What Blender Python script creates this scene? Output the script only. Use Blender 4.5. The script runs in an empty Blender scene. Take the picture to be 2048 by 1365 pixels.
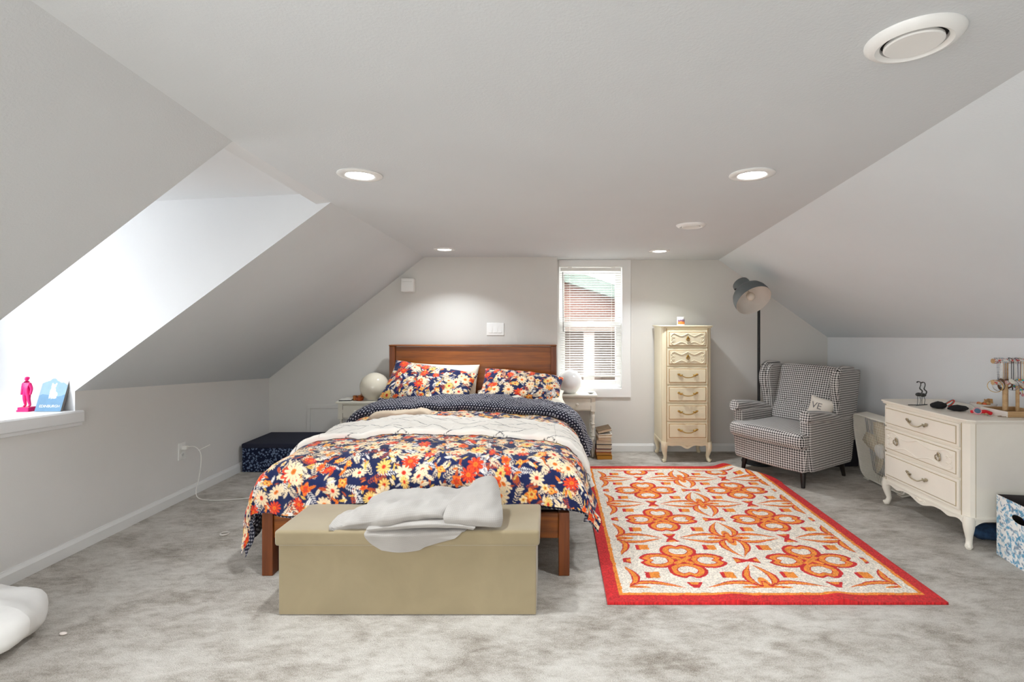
import bpy, math, random
import numpy as np
from mathutils import Vector, Matrix
random.seed(7)
RNG = np.random.default_rng(11)
SC = bpy.context.scene
COL = SC.collection
PI = math.pi

LENS = 14.0; SKY = 10.2; EXPO = 0.73; WATT = 5.4; SPREAD = 118.0
def lin(c):
    out = []
    for v in c:
        v = v / 255.0
        out.append(v / 12.92 if v <= 0.04045 else ((v + 0.055) / 1.055) ** 2.4)
    return tuple(out)

# ------------------------------------------------------------------ materials
class NT:
    def __init__(s, name):
        s.m = bpy.data.materials.new(name); s.m.use_nodes = True
        s.t = s.m.node_tree; s.N = s.t.nodes; s.L = s.t.links
        s.b = s.N['Principled BSDF']
    def n(s, typ, **kw):
        nd = s.N.new(typ)
        for k, v in kw.items(): setattr(nd, k, v)
        return nd
    def put(s, sock, v):
        if hasattr(v, 'is_output'): s.L.new(v, sock)
        else: sock.default_value = v
    def math(s, op, a, b=0.0, c=None):
        nd = s.n('ShaderNodeMath', operation=op)
        s.put(nd.inputs[0], a); s.put(nd.inputs[1], b)
        if c is not None: s.put(nd.inputs[2], c)
        return nd.outputs[0]
    def coord(s, which='Object'):
        return s.n('ShaderNodeTexCoord').outputs[which]
    def mapping(s, vec, scale=(1, 1, 1), rot=(0, 0, 0)):
        nd = s.n('ShaderNodeMapping'); s.L.new(vec, nd.inputs[0])
        nd.inputs['Scale'].default_value = scale; nd.inputs['Rotation'].default_value = rot
        return nd.outputs[0]
    def noise(s, vec, scale, detail=3, rough=0.55, dist=0.0):
        nd = s.n('ShaderNodeTexNoise'); s.L.new(vec, nd.inputs['Vector'])
        nd.inputs['Scale'].default_value = scale; nd.inputs['Detail'].default_value = detail
        nd.inputs['Roughness'].default_value = rough; nd.inputs['Distortion'].default_value = dist
        return nd.outputs['Fac']
    def ramp(s, fac, stops):
        nd = s.n('ShaderNodeValToRGB'); s.L.new(fac, nd.inputs[0])
        el = nd.color_ramp.elements
        while len(el) < len(stops): el.new(0.5)
        for e, (p, c) in zip(el, stops):
            e.position = p; e.color = tuple(c) + (1,)
        return nd.outputs[0]
    def mix(s, fac, a, b):
        nd = s.n('ShaderNodeMix', data_type='RGBA')
        s.put(nd.inputs[0], fac)
        for i, v in ((6, a), (7, b)):
            if hasattr(v, 'is_output'): s.L.new(v, nd.inputs[i])
            else: nd.inputs[i].default_value = tuple(v) + (1,)
        return nd.outputs[2]
    def color(s, v):
        if hasattr(v, 'is_output'): s.L.new(v, s.b.inputs['Base Color'])
        else: s.b.inputs['Base Color'].default_value = tuple(v) + (1,)
    def bump(s, h, strength=0.3, dist=0.01):
        nd = s.n('ShaderNodeBump'); s.L.new(h, nd.inputs['Height'])
        nd.inputs['Strength'].default_value = strength; nd.inputs['Distance'].default_value = dist
        s.L.new(nd.outputs[0], s.b.inputs['Normal'])
    def set(s, rough=0.5, metal=0.0, spec=None, sheen=None):
        s.b.inputs['Roughness'].default_value = rough; s.b.inputs['Metallic'].default_value = metal
        if spec is not None: s.b.inputs['Specular IOR Level'].default_value = spec
        if sheen is not None:
            s.b.inputs['Sheen Weight'].default_value = sheen
            s.b.inputs['Sheen Roughness'].default_value = 0.5
        return s

_M = {}
def mat(name, c, rough=0.5, metal=0.0, var=0.06, vscale=6.0, bump=0.0, bscale=120.0, spec=None, sheen=None):
    if name in _M: return _M[name]
    t = NT(name); c = lin(c)
    co = t.coord()
    f = t.noise(co, vscale, 4)
    t.color(t.ramp(f, [(0.3, tuple(x * (1 - var) for x in c)), (0.7, tuple(min(1, x * (1 + var)) for x in c))]))
    if bump: t.bump(t.noise(co, bscale, 2), bump, 0.004)
    t.set(rough, metal, spec, sheen)
    _M[name] = t.m
    return t.m

def mat_attr(name, rough=0.85, bump=0.15, bscale=500, sheen=0.0, spec=0.25):
    if name in _M: return _M[name]
    t = NT(name)
    a = t.n('ShaderNodeAttribute'); a.attribute_name = 'Col'
    t.color(a.outputs['Color'])
    if bump: t.bump(t.noise(t.coord(), bscale, 2), bump, 0.003)
    t.set(rough, 0, spec, sheen); _M[name] = t.m
    return t.m

def mat_wood(name, c1, c2, axis=0, rough=0.35, scale=14):
    if name in _M: return _M[name]
    t = NT(name); sc = [scale, scale, scale]; sc[axis] = scale * 0.06
    v = t.mapping(t.coord(), tuple(sc))
    f = t.noise(v, 1.6, 6, 0.62, 0.8)
    g = t.noise(t.mapping(t.coord(), tuple(x * 6 for x in sc)), 2.0, 3, 0.6)
    f2 = t.math('ADD', t.math('MULTIPLY', f, 0.75), t.math('MULTIPLY', g, 0.25))
    t.color(t.ramp(f2, [(0.32, lin(c2)), (0.5, tuple((a + b) / 2 for a, b in zip(lin(c1), lin(c2)))), (0.66, lin(c1))]))
    t.bump(f2, 0.08, 0.003); t.set(rough); _M[name] = t.m
    return t.m

def mat_glass(name, tint=(1, 1, 1), refl=0.06):
    if name in _M: return _M[name]
    t = NT(name); t.N.remove(t.b)
    out = t.N['Material Output']
    tr = t.n('ShaderNodeBsdfTransparent'); tr.inputs[0].default_value = tuple(tint) + (1,)
    gl = t.n('ShaderNodeBsdfGlossy'); gl.inputs['Roughness'].default_value = 0.02
    mx = t.n('ShaderNodeMixShader'); mx.inputs[0].default_value = refl
    t.L.new(tr.outputs[0], mx.inputs[1]); t.L.new(gl.outputs[0], mx.inputs[2]); t.L.new(mx.outputs[0], out.inputs[0])
    _M[name] = t.m
    return t.m

def mat_emit(name, c, strength):
    if name in _M: return _M[name]
    t = NT(name); t.color((0.9, 0.9, 0.9))
    t.b.inputs['Emission Color'].default_value = tuple(c) + (1,); t.b.inputs['Emission Strength'].default_value = strength
    _M[name] = t.m
    return t.m

# ------------------------------------------------------------------ object helpers
def tag(o, label=None, cat=None, group=None, kind=None):
    if label: o['label'] = label
    if cat: o['category'] = cat
    if group: o['group'] = group
    if kind: o['kind'] = kind
    return o

def thing(name, label, cat, loc=(0, 0, 0), rz=0.0, group=None):
    o = bpy.data.objects.new(name, None); COL.objects.link(o)
    o.empty_display_size = 0.05
    o.location = loc; o.rotation_euler = (0, 0, rz)
    return tag(o, label, cat, group)

def copy_tree(o, parent=None):
    c = o.copy(); COL.objects.link(c)
    if parent is not None: c.parent = parent
    for ch in list(o.children): copy_tree(ch, c)
    return c

class MB:
    def __init__(s): s.v = []; s.f = []; s.mi = []; s.cur = 0
    def add(s, verts, faces, M=None):
        b = len(s.v)
        if M is not None: verts = [tuple(M @ Vector(p)) for p in verts]
        s.v.extend(tuple(p) for p in verts)
        s.f.extend(tuple(b + i for i in f) for f in faces)
        s.mi.extend([s.cur] * len(faces))
        return s
    def box(s, x0, x1, y0, y1, z0, z1, M=None):
        v = [(x0, y0, z0), (x1, y0, z0), (x1, y1, z0), (x0, y1, z0), (x0, y0, z1), (x1, y0, z1), (x1, y1, z1), (x0, y1, z1)]
        return s.add(v, [(0, 3, 2, 1), (4, 5, 6, 7), (0, 1, 5, 4), (1, 2, 6, 5), (2, 3, 7, 6), (3, 0, 4, 7)], M)
    def rbox(s, x0, x1, y0, y1, z0, z1, r=0.02, n=6, M=None, seg=4):
        """rounded-corner box (all edges): superellipsoid style grid projected"""
        cx, cy, cz = (x0 + x1) / 2, (y0 + y1) / 2, (z0 + z1) / 2
        hx, hy, hz = (x1 - x0) / 2, (y1 - y0) / 2, (z1 - z0) / 2
        r = min(r, hx, hy, hz)
        def axis(h):
            c = [-h + r * (1 - math.cos(i / seg * PI / 4 * 1.0)) for i in range(0)]
            a = [-h] + [-h + r * (i / seg) for i in range(1, seg + 1)]
            m = [(-h + r) + (2 * h - 2 * r) * i / n for i in range(1, n)]
            return a + m + [h - r * (1 - i / seg) for i in range(seg + 1)]
        ax, ay, az = axis(hx), axis(hy), axis(hz)
        def proj(p):
            q = [max(-h + r, min(h - r, c)) for c, h in zip(p, (hx, hy, hz))]
            d = Vector([a - b for a, b in zip(p, q)])
            if d.length > 1e-9: d = d.normalized() * r
            return (cx + q[0] + d.x, cy + q[1] + d.y, cz + q[2] + d.z)
        for fixed, A, B in ((0, ay, az), (1, ax, az), (2, ax, ay)):
            for sgn in (-1, 1):
                h = (hx, hy, hz)[fixed] * sgn
                vs = []
                for a in A:
                    for b in B:
                        p = [0, 0, 0]; p[fixed] = h
                        o = [i for i in (0, 1, 2) if i != fixed]
                        p[o[0]] = a; p[o[1]] = b
                        vs.append(proj(p))
                nb = len(B); fs = []
                for i in range(len(A) - 1):
                    for j in range(nb - 1):
                        q = (i * nb + j, (i + 1) * nb + j, (i + 1) * nb + j + 1, i * nb + j + 1)
                        flip = (sgn < 0) ^ (fixed == 1)
                        fs.append(q[::-1] if flip else q)
                s.add(vs, fs, M)
        return s
    def tube(s, path, r, n=8, cap=True, M=None, closed=False):
        P = [Vector(p) for p in path]; m = len(P)
        R = r if isinstance(r, (list, tuple)) else [r] * m
        tang = []
        for i in range(m):
            a = P[(i - 1) % m] if (closed or i > 0) else P[i]
            b = P[(i + 1) % m] if (closed or i < m - 1) else P[i]
            t = (b - a); tang.append(t.normalized() if t.length > 1e-9 else Vector((0, 0, 1)))
        up = Vector((0, 0, 1)) if abs(tang[0].z) < 0.9 else Vector((1, 0, 0))
        nrm = tang[0].cross(up).normalized(); vs = []
        for i in range(m):
            nrm = (nrm - tang[i] * nrm.dot(tang[i]))
            nrm = nrm.normalized() if nrm.length > 1e-6 else tang[i].orthogonal().normalized()
            bi = tang[i].cross(nrm)
            for k in range(n):
                a = 2 * PI * k / n
                vs.append(tuple(P[i] + (nrm * math.cos(a) + bi * math.sin(a)) * R[i]))
        fs = []
        for i in range(m if closed else m - 1):
            j = (i + 1) % m
            for k in range(n):
                l = (k + 1) % n
                fs.append((i * n + k, i * n + l, j * n + l, j * n + k))
        if cap and not closed:
            fs.append(tuple(range(n - 1, -1, -1))); fs.append(tuple((m - 1) * n + k for k in range(n)))
        return s.add(vs, fs, M)
    def lathe(s, prof, n=24, M=None, cap=True):
        vs = []; fs = []
        for (r, z) in prof:
            for k in range(n):
                a = 2 * PI * k / n; vs.append((r * math.cos(a), r * math.sin(a), z))
        for i in range(len(prof) - 1):
            for k in range(n):
                l = (k + 1) % n; fs.append((i * n + k, i * n + l, (i + 1) * n + l, (i + 1) * n + k))
        if cap:
            if prof[0][0] > 1e-5: fs.append(tuple(range(n - 1, -1, -1)))
            if prof[-1][0] > 1e-5: fs.append(tuple((len(prof) - 1) * n + k for k in range(n)))
        return s.add(vs, fs, M)
    def prism(s, poly, a0, a1, plane='xz', M=None):
        """extrude a 2-D polygon; plane names the two polygon axes, the third runs a0..a1"""
        n = len(poly)
        def p(u, v, w):
            return {'xz': (u, w, v), 'yz': (w, u, v), 'xy': (u, v, w)}[plane]
        vs = [p(u, v, a0) for u, v in poly] + [p(u, v, a1) for u, v in poly]
        fs = [tuple(range(n)), tuple(range(2 * n - 1, n - 1, -1))]
        for i in range(n):
            j = (i + 1) % n; fs.append((i, i + n, j + n, j))
        return s.add(vs, fs, M)
    def ball(s, c, r, n=12, m=8, M=None):
        rx, ry, rz = r if isinstance(r, (list, tuple)) else (r, r, r)
        vs = []; fs = []
        for i in range(m + 1):
            t = PI * i / m
            for k in range(n):
                a = 2 * PI * k / n
                vs.append((c[0] + rx * math.sin(t) * math.cos(a), c[1] + ry * math.sin(t) * math.sin(a), c[2] - rz * math.cos(t)))
        for i in range(m):
            for k in range(n):
                l = (k + 1) % n; fs.append((i * n + k, i * n + l, (i + 1) * n + l, (i + 1) * n + k))
        return s.add(vs, fs, M)
    def build(s, name, mats, parent=None, smooth=True, bevel=0.0, bseg=2, subsurf=0, origin=None, solid=0.0, uv=False, weld=True, angle=0.7, uvrot=0.0):
        me = bpy.data.meshes.new(name)
        vv = s.v if origin is None else [(a - origin[0], b - origin[1], c - origin[2]) for a, b, c in s.v]
        me.from_pydata(vv, [], s.f)
        ms = mats if isinstance(mats, (list, tuple)) else [mats]
        for m_ in ms: me.materials.append(m_)
        if len(ms) > 1: me.polygons.foreach_set('material_index', s.mi)
        import bmesh
        bm = bmesh.new(); bm.from_mesh(me)
        if weld: bmesh.ops.remove_doubles(bm, verts=bm.verts, dist=1e-5)
        bmesh.ops.recalc_face_normals(bm, faces=bm.faces)
        bm.to_mesh(me); bm.free()
        if uv: box_uv(me)
        if smooth:
            me.polygons.foreach_set('use_smooth', [True] * len(me.polygons))
            try: me.set_sharp_from_angle(angle=angle if not subsurf else 3.0)
            except Exception: pass
        o = bpy.data.objects.new(name, me); COL.objects.link(o)
        if parent is not None: o.parent = parent
        elif origin is not None: o.location = origin
        if bevel:
            b = o.modifiers.new('bevel', 'BEVEL'); b.width = bevel; b.segments = bseg; b.limit_method = 'ANGLE'; b.angle_limit = 0.6
            b.harden_normals = False
        if subsurf:
            q = o.modifiers.new('sub', 'SUBSURF'); q.levels = subsurf; q.render_levels = subsurf
        if solid:
            q = o.modifiers.new('solid', 'SOLIDIFY'); q.thickness = solid; q.offset = -1
        return o

def box_uv(me):
    uvl = me.uv_layers.new(name='UVMap')
    for p in me.polygons:
        n = p.normal; a = [abs(n.x), abs(n.y), abs(n.z)]; k = a.index(max(a))
        for li in p.loop_indices:
            c = me.vertices[me.loops[li].vertex_index].co
            uvl.data[li].uv = ((c.y, c.z), (c.x, c.z), (c.x, c.y))[k]

def grid_mesh(name, X, Y, Z, mats, parent=None, col=None, origin=None, solid=0.0, uvs=None, closed_u=False, offset=-1):
    """numpy grid -> mesh; col = (H,W,3) linear colours at the points"""
    h, w = X.shape
    co = np.stack([X, Y, Z], -1).reshape(-1, 3).astype(np.float32)
    if origin is not None: co = co - np.array(origin, np.float32)
    i = np.arange(h - 1)[:, None] * w + np.arange(w - 1)[None, :]
    quads = np.stack([i, i + 1, i + 1 + w, i + w], -1).reshape(-1, 4)
    nf = len(quads)
    me = bpy.data.meshes.new(name)
    me.vertices.add(len(co)); me.vertices.foreach_set('co', co.ravel())
    me.loops.add(nf * 4); me.loops.foreach_set('vertex_index', quads.astype(np.int32).ravel())
    me.polygons.add(nf); me.polygons.foreach_set('loop_start', np.arange(0, nf * 4, 4, dtype=np.int32))
    me.update(calc_edges=True); me.validate()
    me.polygons.foreach_set('use_smooth', np.ones(len(me.polygons), bool))
    if col is not None:
        a = me.color_attributes.new('Col', 'FLOAT_COLOR', 'POINT')
        c4 = np.ones((h * w, 4), np.float32); c4[:, :3] = col.reshape(-1, 3)
        a.data.foreach_set('color', c4.ravel())
    if uvs is not None:
        u = me.uv_layers.new(name='UVMap')
        uv = np.stack(uvs, -1).reshape(-1, 2).astype(np.float32)
        li = np.empty(len(me.loops), np.int32); me.loops.foreach_get('vertex_index', li)
        u.data.foreach_set('uv', uv[li].ravel())
    for m_ in (mats if isinstance(mats, (list, tuple)) else [mats]): me.materials.append(m_)
    o = bpy.data.objects.new(name, me); COL.objects.link(o)
    if parent is not None: o.parent = parent
    elif origin is not None: o.location = origin
    if solid:
        q = o.modifiers.new('solid', 'SOLIDIFY'); q.thickness = solid; q.offset = offset
    return o

def text_mesh(name, body, size, mt, parent, M, extrude=0.0006, align='CENTER'):
    cu = bpy.data.curves.new(name, 'FONT'); cu.body = body; cu.size = size; cu.extrude = extrude
    cu.align_x = align; cu.align_y = 'CENTER'
    tmp = bpy.data.objects.new(name, cu); COL.objects.link(tmp)
    dg = bpy.context.evaluated_depsgraph_get()
    me = bpy.data.meshes.new_from_object(tmp.evaluated_get(dg))
    bpy.data.objects.remove(tmp); bpy.data.curves.remove(cu)
    me.transform(M); me.materials.clear(); me.materials.append(mt)
    o = bpy.data.objects.new(name, me); COL.objects.link(o); o.parent = parent
    return o

# ------------------------------------------------------------------ numpy noise
def vnoise(x, y, seed=0):
    xi = np.floor(x).astype(int); yi = np.floor(y).astype(int)
    fx = x - xi; fy = y - yi
    fx = fx * fx * (3 - 2 * fx); fy = fy * fy * (3 - 2 * fy)
    def h(a, b):
        n = (a * 374761393 + b * 668265263 + seed * 1442695041) & 0xffffffff
        n = ((n ^ (n >> 13)) * 1274126177) & 0xffffffff
        return ((n ^ (n >> 16)) & 0xffff) / 65535.0
    return (h(xi, yi) * (1 - fx) + h(xi + 1, yi) * fx) * (1 - fy) + (h(xi, yi + 1) * (1 - fx) + h(xi + 1, yi + 1) * fx) * fy

def fbm(x, y, seed=0, oct=3):
    s = 0; a = 0.5
    for k in range(oct):
        s = s + a * (vnoise(x, y, seed + k * 17) - 0.5); x = x * 2.03; y = y * 2.03; a *= 0.5
    return s

def normals(X, Y, Z):
    du = [np.gradient(A, axis=1) for A in (X, Y, Z)]; dv = [np.gradient(A, axis=0) for A in (X, Y, Z)]
    n = np.cross(np.stack(du, -1), np.stack(dv, -1))
    return n / (np.linalg.norm(n, axis=-1, keepdims=True) + 1e-9)

def sampler(img, res):
    H, W, _ = img.shape
    def f(x, y):
        fx = np.clip(x / res, 0, W - 1.001); fy = np.clip(y / res, 0, H - 1.001)
        xi = fx.astype(int); yi = fy.astype(int); ax = (fx - xi)[..., None]; ay = (fy - yi)[..., None]
        return (img[yi, xi] * (1 - ax) + img[yi, xi + 1] * ax) * (1 - ay) + (img[yi + 1, xi] * (1 - ax) + img[yi + 1, xi + 1] * ax) * ay
    return f

# ------------------------------------------------------------------ floral print
CREAM, YEL, ORA, RED, NAVY, RUST, WHT = [np.array(lin(c)) for c in
    ((250, 226, 190), (240, 196, 96), (243, 124, 40), (226, 56, 34), (18, 30, 74), (196, 84, 40), (238, 232, 226))]
def floral(w, h, res=0.0025, seed=3, scale=1.0):
    rg = np.random.default_rng(seed)
    W, H = int(w / res) + 2, int(h / res) + 2
    img = np.empty((H, W, 3)); img[:] = NAVY
    yy, xx = np.mgrid[0:H, 0:W]
    img *= (0.85 + 0.5 * vnoise(xx * res * 9, yy * res * 9, 5))[..., None]
    def win(cx, cy, R):
        x0, x1 = max(0, int((cx - R) / res)), min(W, int((cx + R) / res) + 2)
        y0, y1 = max(0, int((cy - R) / res)), min(H, int((cy + R) / res) + 2)
        if x1 <= x0 or y1 <= y0: return None
        gy, gx = np.mgrid[y0:y1, x0:x1]
        return img[y0:y1, x0:x1], gx * res - cx, gy * res - cy
    def leaf(cx, cy, L, a, c, ratio=0.28):
        q = win(cx, cy, L)
        if q is None: return
        im, x, y = q; u = x * math.cos(a) + y * math.sin(a); v = -x * math.sin(a) + y * math.cos(a)
        m = (np.abs(u) < L) & (np.abs(v) < L * ratio * (1 - (u / L) ** 2))
        im[m] = c
        m2 = m & (np.abs(v) < 0.0012) & (L > 0.016)
        im[m2] = c * 0.45
    def frond(cx, cy, L, a, c):
        for t in np.linspace(-1, 1, 9):
            px, py = cx + t * L * math.cos(a), cy + t * L * math.sin(a)
            for sg in (-1, 1):
                aa = a + sg * 0.9; l = 0.011 * scale * (1.15 - abs(t) * 0.6)
                leaf(px + l * math.cos(aa), py + l * math.sin(aa), l, aa, c, 0.25)
    def flower(cx, cy, R, kind, c1, c2, cc, n, rot):
        q = win(cx, cy, R * 1.05)
        if q is None: return
        im, x, y = q
        sq = 0.75 + 0.25 * math.sin(rot * 7); ca, sa = math.cos(rot), math.sin(rot)
        u = x * ca + y * sa; v = (-x * sa + y * ca) / sq
        r = np.hypot(u, v); th = np.arctan2(v, u)
        k = np.abs(np.cos(n * th / 2))
        if kind == 0:
            rp = R * (0.36 + 0.62 * k ** 0.55); m = r < rp
            sh = 0.62 + 0.38 * np.clip(k * 1.8, 0, 1)
            im[m] = c1 * sh[m][:, None]
            m2 = m & (k > 0.93) & (r > 0.3 * R) & (r < 0.85 * R); im[m2] = c1 * 0.6 + c2 * 0.4
            im[r < 0.27 * R] = cc; im[r < 0.14 * R] = cc * 0.7
        else:
            rp = R * (0.8 + 0.16 * np.cos(n * th)); m = r < rp
            im[m] = c1
            m2 = m & (np.abs(np.sin(n * th + r / R * 3)) < 0.28) & (r > 0.25 * R); im[m2] = c2
            m3 = r < R * (0.45 + 0.1 * np.cos(n * th + 2)); im[m3] = c2
            im[r < 0.22 * R] = cc
    A = w * h
    for _ in range(int(A * 210)):
        frond(rg.uniform(0, w), rg.uniform(0, h), rg.uniform(0.03, 0.05) * scale, rg.uniform(0, 6.28), [CREAM, WHT, CREAM, RUST][rg.integers(4)])
    for _ in range(int(A * 800)):
        leaf(rg.uniform(0, w), rg.uniform(0, h), rg.uniform(0.012, 0.028) * scale, rg.uniform(0, 6.28), [CREAM, CREAM, YEL, WHT, RUST, ORA][rg.integers(6)], rg.uniform(0.2, 0.36))
    # blue-noise flower centres
    pts = []
    step = 0.083 * scale
    for gy in np.arange(0, h + step, step):
        for gx in np.arange(0, w + step, step):
            pts.append((gx + rg.uniform(-0.5, 0.5) * step, gy + rg.uniform(-0.5, 0.5) * step))
    rg.shuffle(pts)
    for (cx, cy) in pts:
        t = rg.random(); rot = rg.uniform(0, 6.28)
        if t < 0.34: flower(cx, cy, rg.uniform(0.034, 0.056) * scale, 0, CREAM, YEL, ORA if rg.random() < .6 else RED, int(rg.integers(9, 14)), rot)
        elif t < 0.46: flower(cx, cy, rg.uniform(0.034, 0.05) * scale, 0, YEL, CREAM, RED, int(rg.integers(10, 16)), rot)
        elif t < 0.62: flower(cx, cy, rg.uniform(0.034, 0.05) * scale, 0, RED, ORA, ORA, int(rg.integers(8, 12)), rot)
        elif t < 0.86: flower(cx, cy, rg.uniform(0.022, 0.036) * scale, 1, ORA, RED if rg.random() < .5 else YEL, RUST, int(rg.integers(4, 7)), rot)
        else: flower(cx, cy, rg.uniform(0.018, 0.028) * scale, 1, CREAM, YEL, RUST, 5, rot)
    return sampler(img, res)

def dots_print(w, h, res=0.0025, step=0.021):
    W, H = int(w / res) + 2, int(h / res) + 2
    yy, xx = np.mgrid[0:H, 0:W]; x = xx * res; y = yy * res
    j = np.floor(y / step); xs = x + (j % 2) * step / 2
    i = np.floor(xs / step)
    jit = vnoise(i * 3.1, j * 2.7, 9) * 0.3
    d = np.hypot((xs / step - i - 0.5) , (y / step - j - 0.5 + jit * .2) * 0.75)
    img = np.empty((H, W, 3)); img[:] = np.array(lin((20, 22, 42)))
    img[d < 0.19] = np.array(lin((215, 215, 226)))
    return sampler(img, res)
# ================================================================== the room
def mat_paint(name, c, bump=0.25):
    t = NT(name); co = t.coord()
    f = t.noise(co, 1.3, 3)
    c = lin(c)
    t.color(t.ramp(f, [(0.3, tuple(x * 0.965 for x in c)), (0.7, c)]))
    t.bump(t.noise(co, 170, 3), bump, 0.0022); t.set(0.75, 0, 0.25)
    return t.m
M_WALL = mat_paint('wall_paint', (224, 222, 217))
M_CEIL = mat_paint('ceiling_paint', (216, 220, 223), 0.3)
M_WALLR = mat_paint('wall_right_light_painted', (235, 238, 241))  # wall colour whitened in place of light missing on the right
M_WALLL = mat_paint('wall_left_light_painted', (232, 230, 227))  # brighter than the back wall: missing light put into the colour
M_SLR = mat_paint('slope_right_light_painted', (227, 233, 237), .3)  # lightened for missing light, cooled against the warm bounce off the rug
M_WHITE = mat_paint('dormer_white_paint', (224, 226, 228), 0.15)
M_TRIM = mat('trim_white', (238, 238, 236), 0.35, var=0.01)

def mat_carpet():
    t = NT('carpet'); co = t.coord()
    big = t.noise(t.mapping(co, (1, 1.7, 1), (0, 0, .5)), 3.0, 6, 0.68, 0.35)
    mid = t.noise(t.mapping(co, (1, 2.2, 1), (0, 0, -.3)), 13, 5, 0.7, 0.3)
    fine = t.noise(co, 190, 3, 0.8)
    f = t.math('ADD', t.math('MULTIPLY', big, 0.42), t.math('ADD', t.math('MULTIPLY', mid, 0.26), t.math('MULTIPLY', fine, 0.32)))
    t.color(t.ramp(f, [(0.37, lin((122, 112, 99))), (0.46, lin((170, 162, 151))), (0.53, lin((198, 192, 183))), (0.66, lin((221, 216, 208)))]))
    h = t.math('ADD', t.noise(co, 210, 2, 0.8), t.math('MULTIPLY', mid, 1.5))
    t.bump(h, 0.8, 0.006); t.set(0.95, 0, 0.1, 0.2)
    return t.m
M_CARPET = mat_carpet()

YB, YL, YF = 5.0, 4.78, -1.6
XL = -2.685
def xr(y): return 2.775 + (5 - y) * 0.08
def zr(y): return 1.14 + (5 - y) * 0.0316
HC = 1.915
def struct(name, mb, m, **kw):
    o = mb.build(name, m, weld=True, **kw); o['kind'] = 'structure'; return o

b = MB(); n = 24
xs = [-3.0 + 6.6 * i / n for i in range(n + 1)]; ys = [YF + (5.4 - YF) * i / n for i in range(n + 1)]
X, Y = np.meshgrid(np.array(xs), np.array(ys))
fl = grid_mesh('floor', X, Y, np.zeros_like(X), M_CARPET); fl['kind'] = 'structure'

def bil(mb, A, B, C, D, n=8):
    vs = []; fs = []
    A, B, C, D = map(Vector, (A, B, C, D))
    for i in range(n + 1):
        for j in range(n + 1):
            u, v = i / n, j / n
            vs.append(tuple((A * (1 - u) + B * u) * (1 - v) + (D * (1 - u) + C * u) * v))
    for i in range(n):
        for j in range(n):
            k = i * (n + 1) + j; fs.append((k, k + n + 1, k + n + 2, k + 1))
    mb.add(vs, fs)
LE = [(-0.90, YF), (-0.975, 0.94), (-1.067, 1.68), (-1.12, 2.553), (-1.2, YL)]
def xle(y): return float(np.interp(y, [p[1] for p in LE], [p[0] for p in LE]))
def xre(y): return 1.685 - (5 - y) * 0.144
b = MB()
yc = [YF, 0.0, 0.94, 1.68, 2.553, 3.5, YL]
for y0, y1 in zip(yc, yc[1:]):
    bil(b, (xle(y0), y0, HC), (xre(y0), y0, HC), (xre(y1), y1, HC), (xle(y1), y1, HC), 6)
b.add([(0.07, YL, HC), (xre(YL), YL, HC), (xre(YB), YB, HC), (0.07, YB, HC)], [(0, 1, 2, 3)])
struct('ceiling', b, M_CEIL, smooth=False)

# sloped ceilings
CB = (XL, 2.826, 0.911)
b = MB()
bil(b, (-1.2, YL, HC), (-1.12, 2.553, HC), CB, (XL, YL, 0.756))
bil(b, (-1.067, 1.68, HC), (-0.975, 0.94, HC), (XL, 0.93, 0.642), (XL, 1.66, 0.65))
bil(b, (-0.975, 0.94, HC), (xle(.55), .55, HC), (XL, .55, 0.639), (XL, 0.93, 0.642))
bil(b, (xle(-1.5), -1.5, HC), (-0.90, YF, HC), (XL, YF, 0.62), (XL, -1.5, 0.621))
struct('ceiling_slope_left', b, M_CEIL)
b = MB()
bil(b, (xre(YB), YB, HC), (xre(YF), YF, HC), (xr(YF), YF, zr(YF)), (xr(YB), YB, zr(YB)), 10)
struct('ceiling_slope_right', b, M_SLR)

# knee walls, back walls
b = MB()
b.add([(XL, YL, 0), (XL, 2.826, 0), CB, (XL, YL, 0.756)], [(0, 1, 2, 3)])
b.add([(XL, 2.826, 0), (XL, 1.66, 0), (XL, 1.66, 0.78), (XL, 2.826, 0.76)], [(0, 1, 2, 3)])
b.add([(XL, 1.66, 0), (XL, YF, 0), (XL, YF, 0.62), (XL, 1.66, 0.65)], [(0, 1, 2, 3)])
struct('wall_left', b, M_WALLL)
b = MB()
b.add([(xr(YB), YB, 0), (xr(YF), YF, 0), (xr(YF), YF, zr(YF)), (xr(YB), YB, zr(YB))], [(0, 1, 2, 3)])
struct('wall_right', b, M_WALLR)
b = MB()
b.add([(XL, YL, 0), (0.07, YL, 0), (0.07, YL, HC), (-1.2, YL, HC), (XL, YL, 0.756)], [(0, 1, 2, 3, 4)])
b.add([(0.07, YL, 0), (0.07, YB + .12, 0), (0.07, YB + .12, HC), (0.07, YL, HC)], [(0, 1, 2, 3)])
struct('wall_back_left', b, M_WALL, smooth=False)
WX0, WX1, WZ0, WZ1 = 0.09, 0.725, 0.625, 1.845
b = MB()
for (x0, x1, z0, z1) in ((0.07, WX0, 0, HC), (WX0, WX1, 0, WZ0), (WX0, WX1, WZ1, HC)):
    b.add([(x0, YB, z0), (x1, YB, z0), (x1, YB, z1), (x0, YB, z1)], [(0, 1, 2, 3)])
b.add([(WX1, YB, 0), (xr(YB), YB, 0), (xr(YB), YB, zr(YB)), (xre(YB), YB, HC), (WX1, YB, HC)], [(0, 1, 2, 3, 4)])
struct('wall_back', b, M_WALL, smooth=False)
fx0, fx1, fz0, fz1 = -1.60, -.35, .30, 1.36   # unseen gable window, added behind the camera for fill light
b = MB()
zsl = lambda x: HC + (x + .90) * (HC - .62) / (-.90 - XL)
b.add([(XL, YF, 0), (fx0, YF, 0), (fx0, YF, zsl(fx0)), (XL, YF, 0.62)], [(0, 1, 2, 3)])
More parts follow.
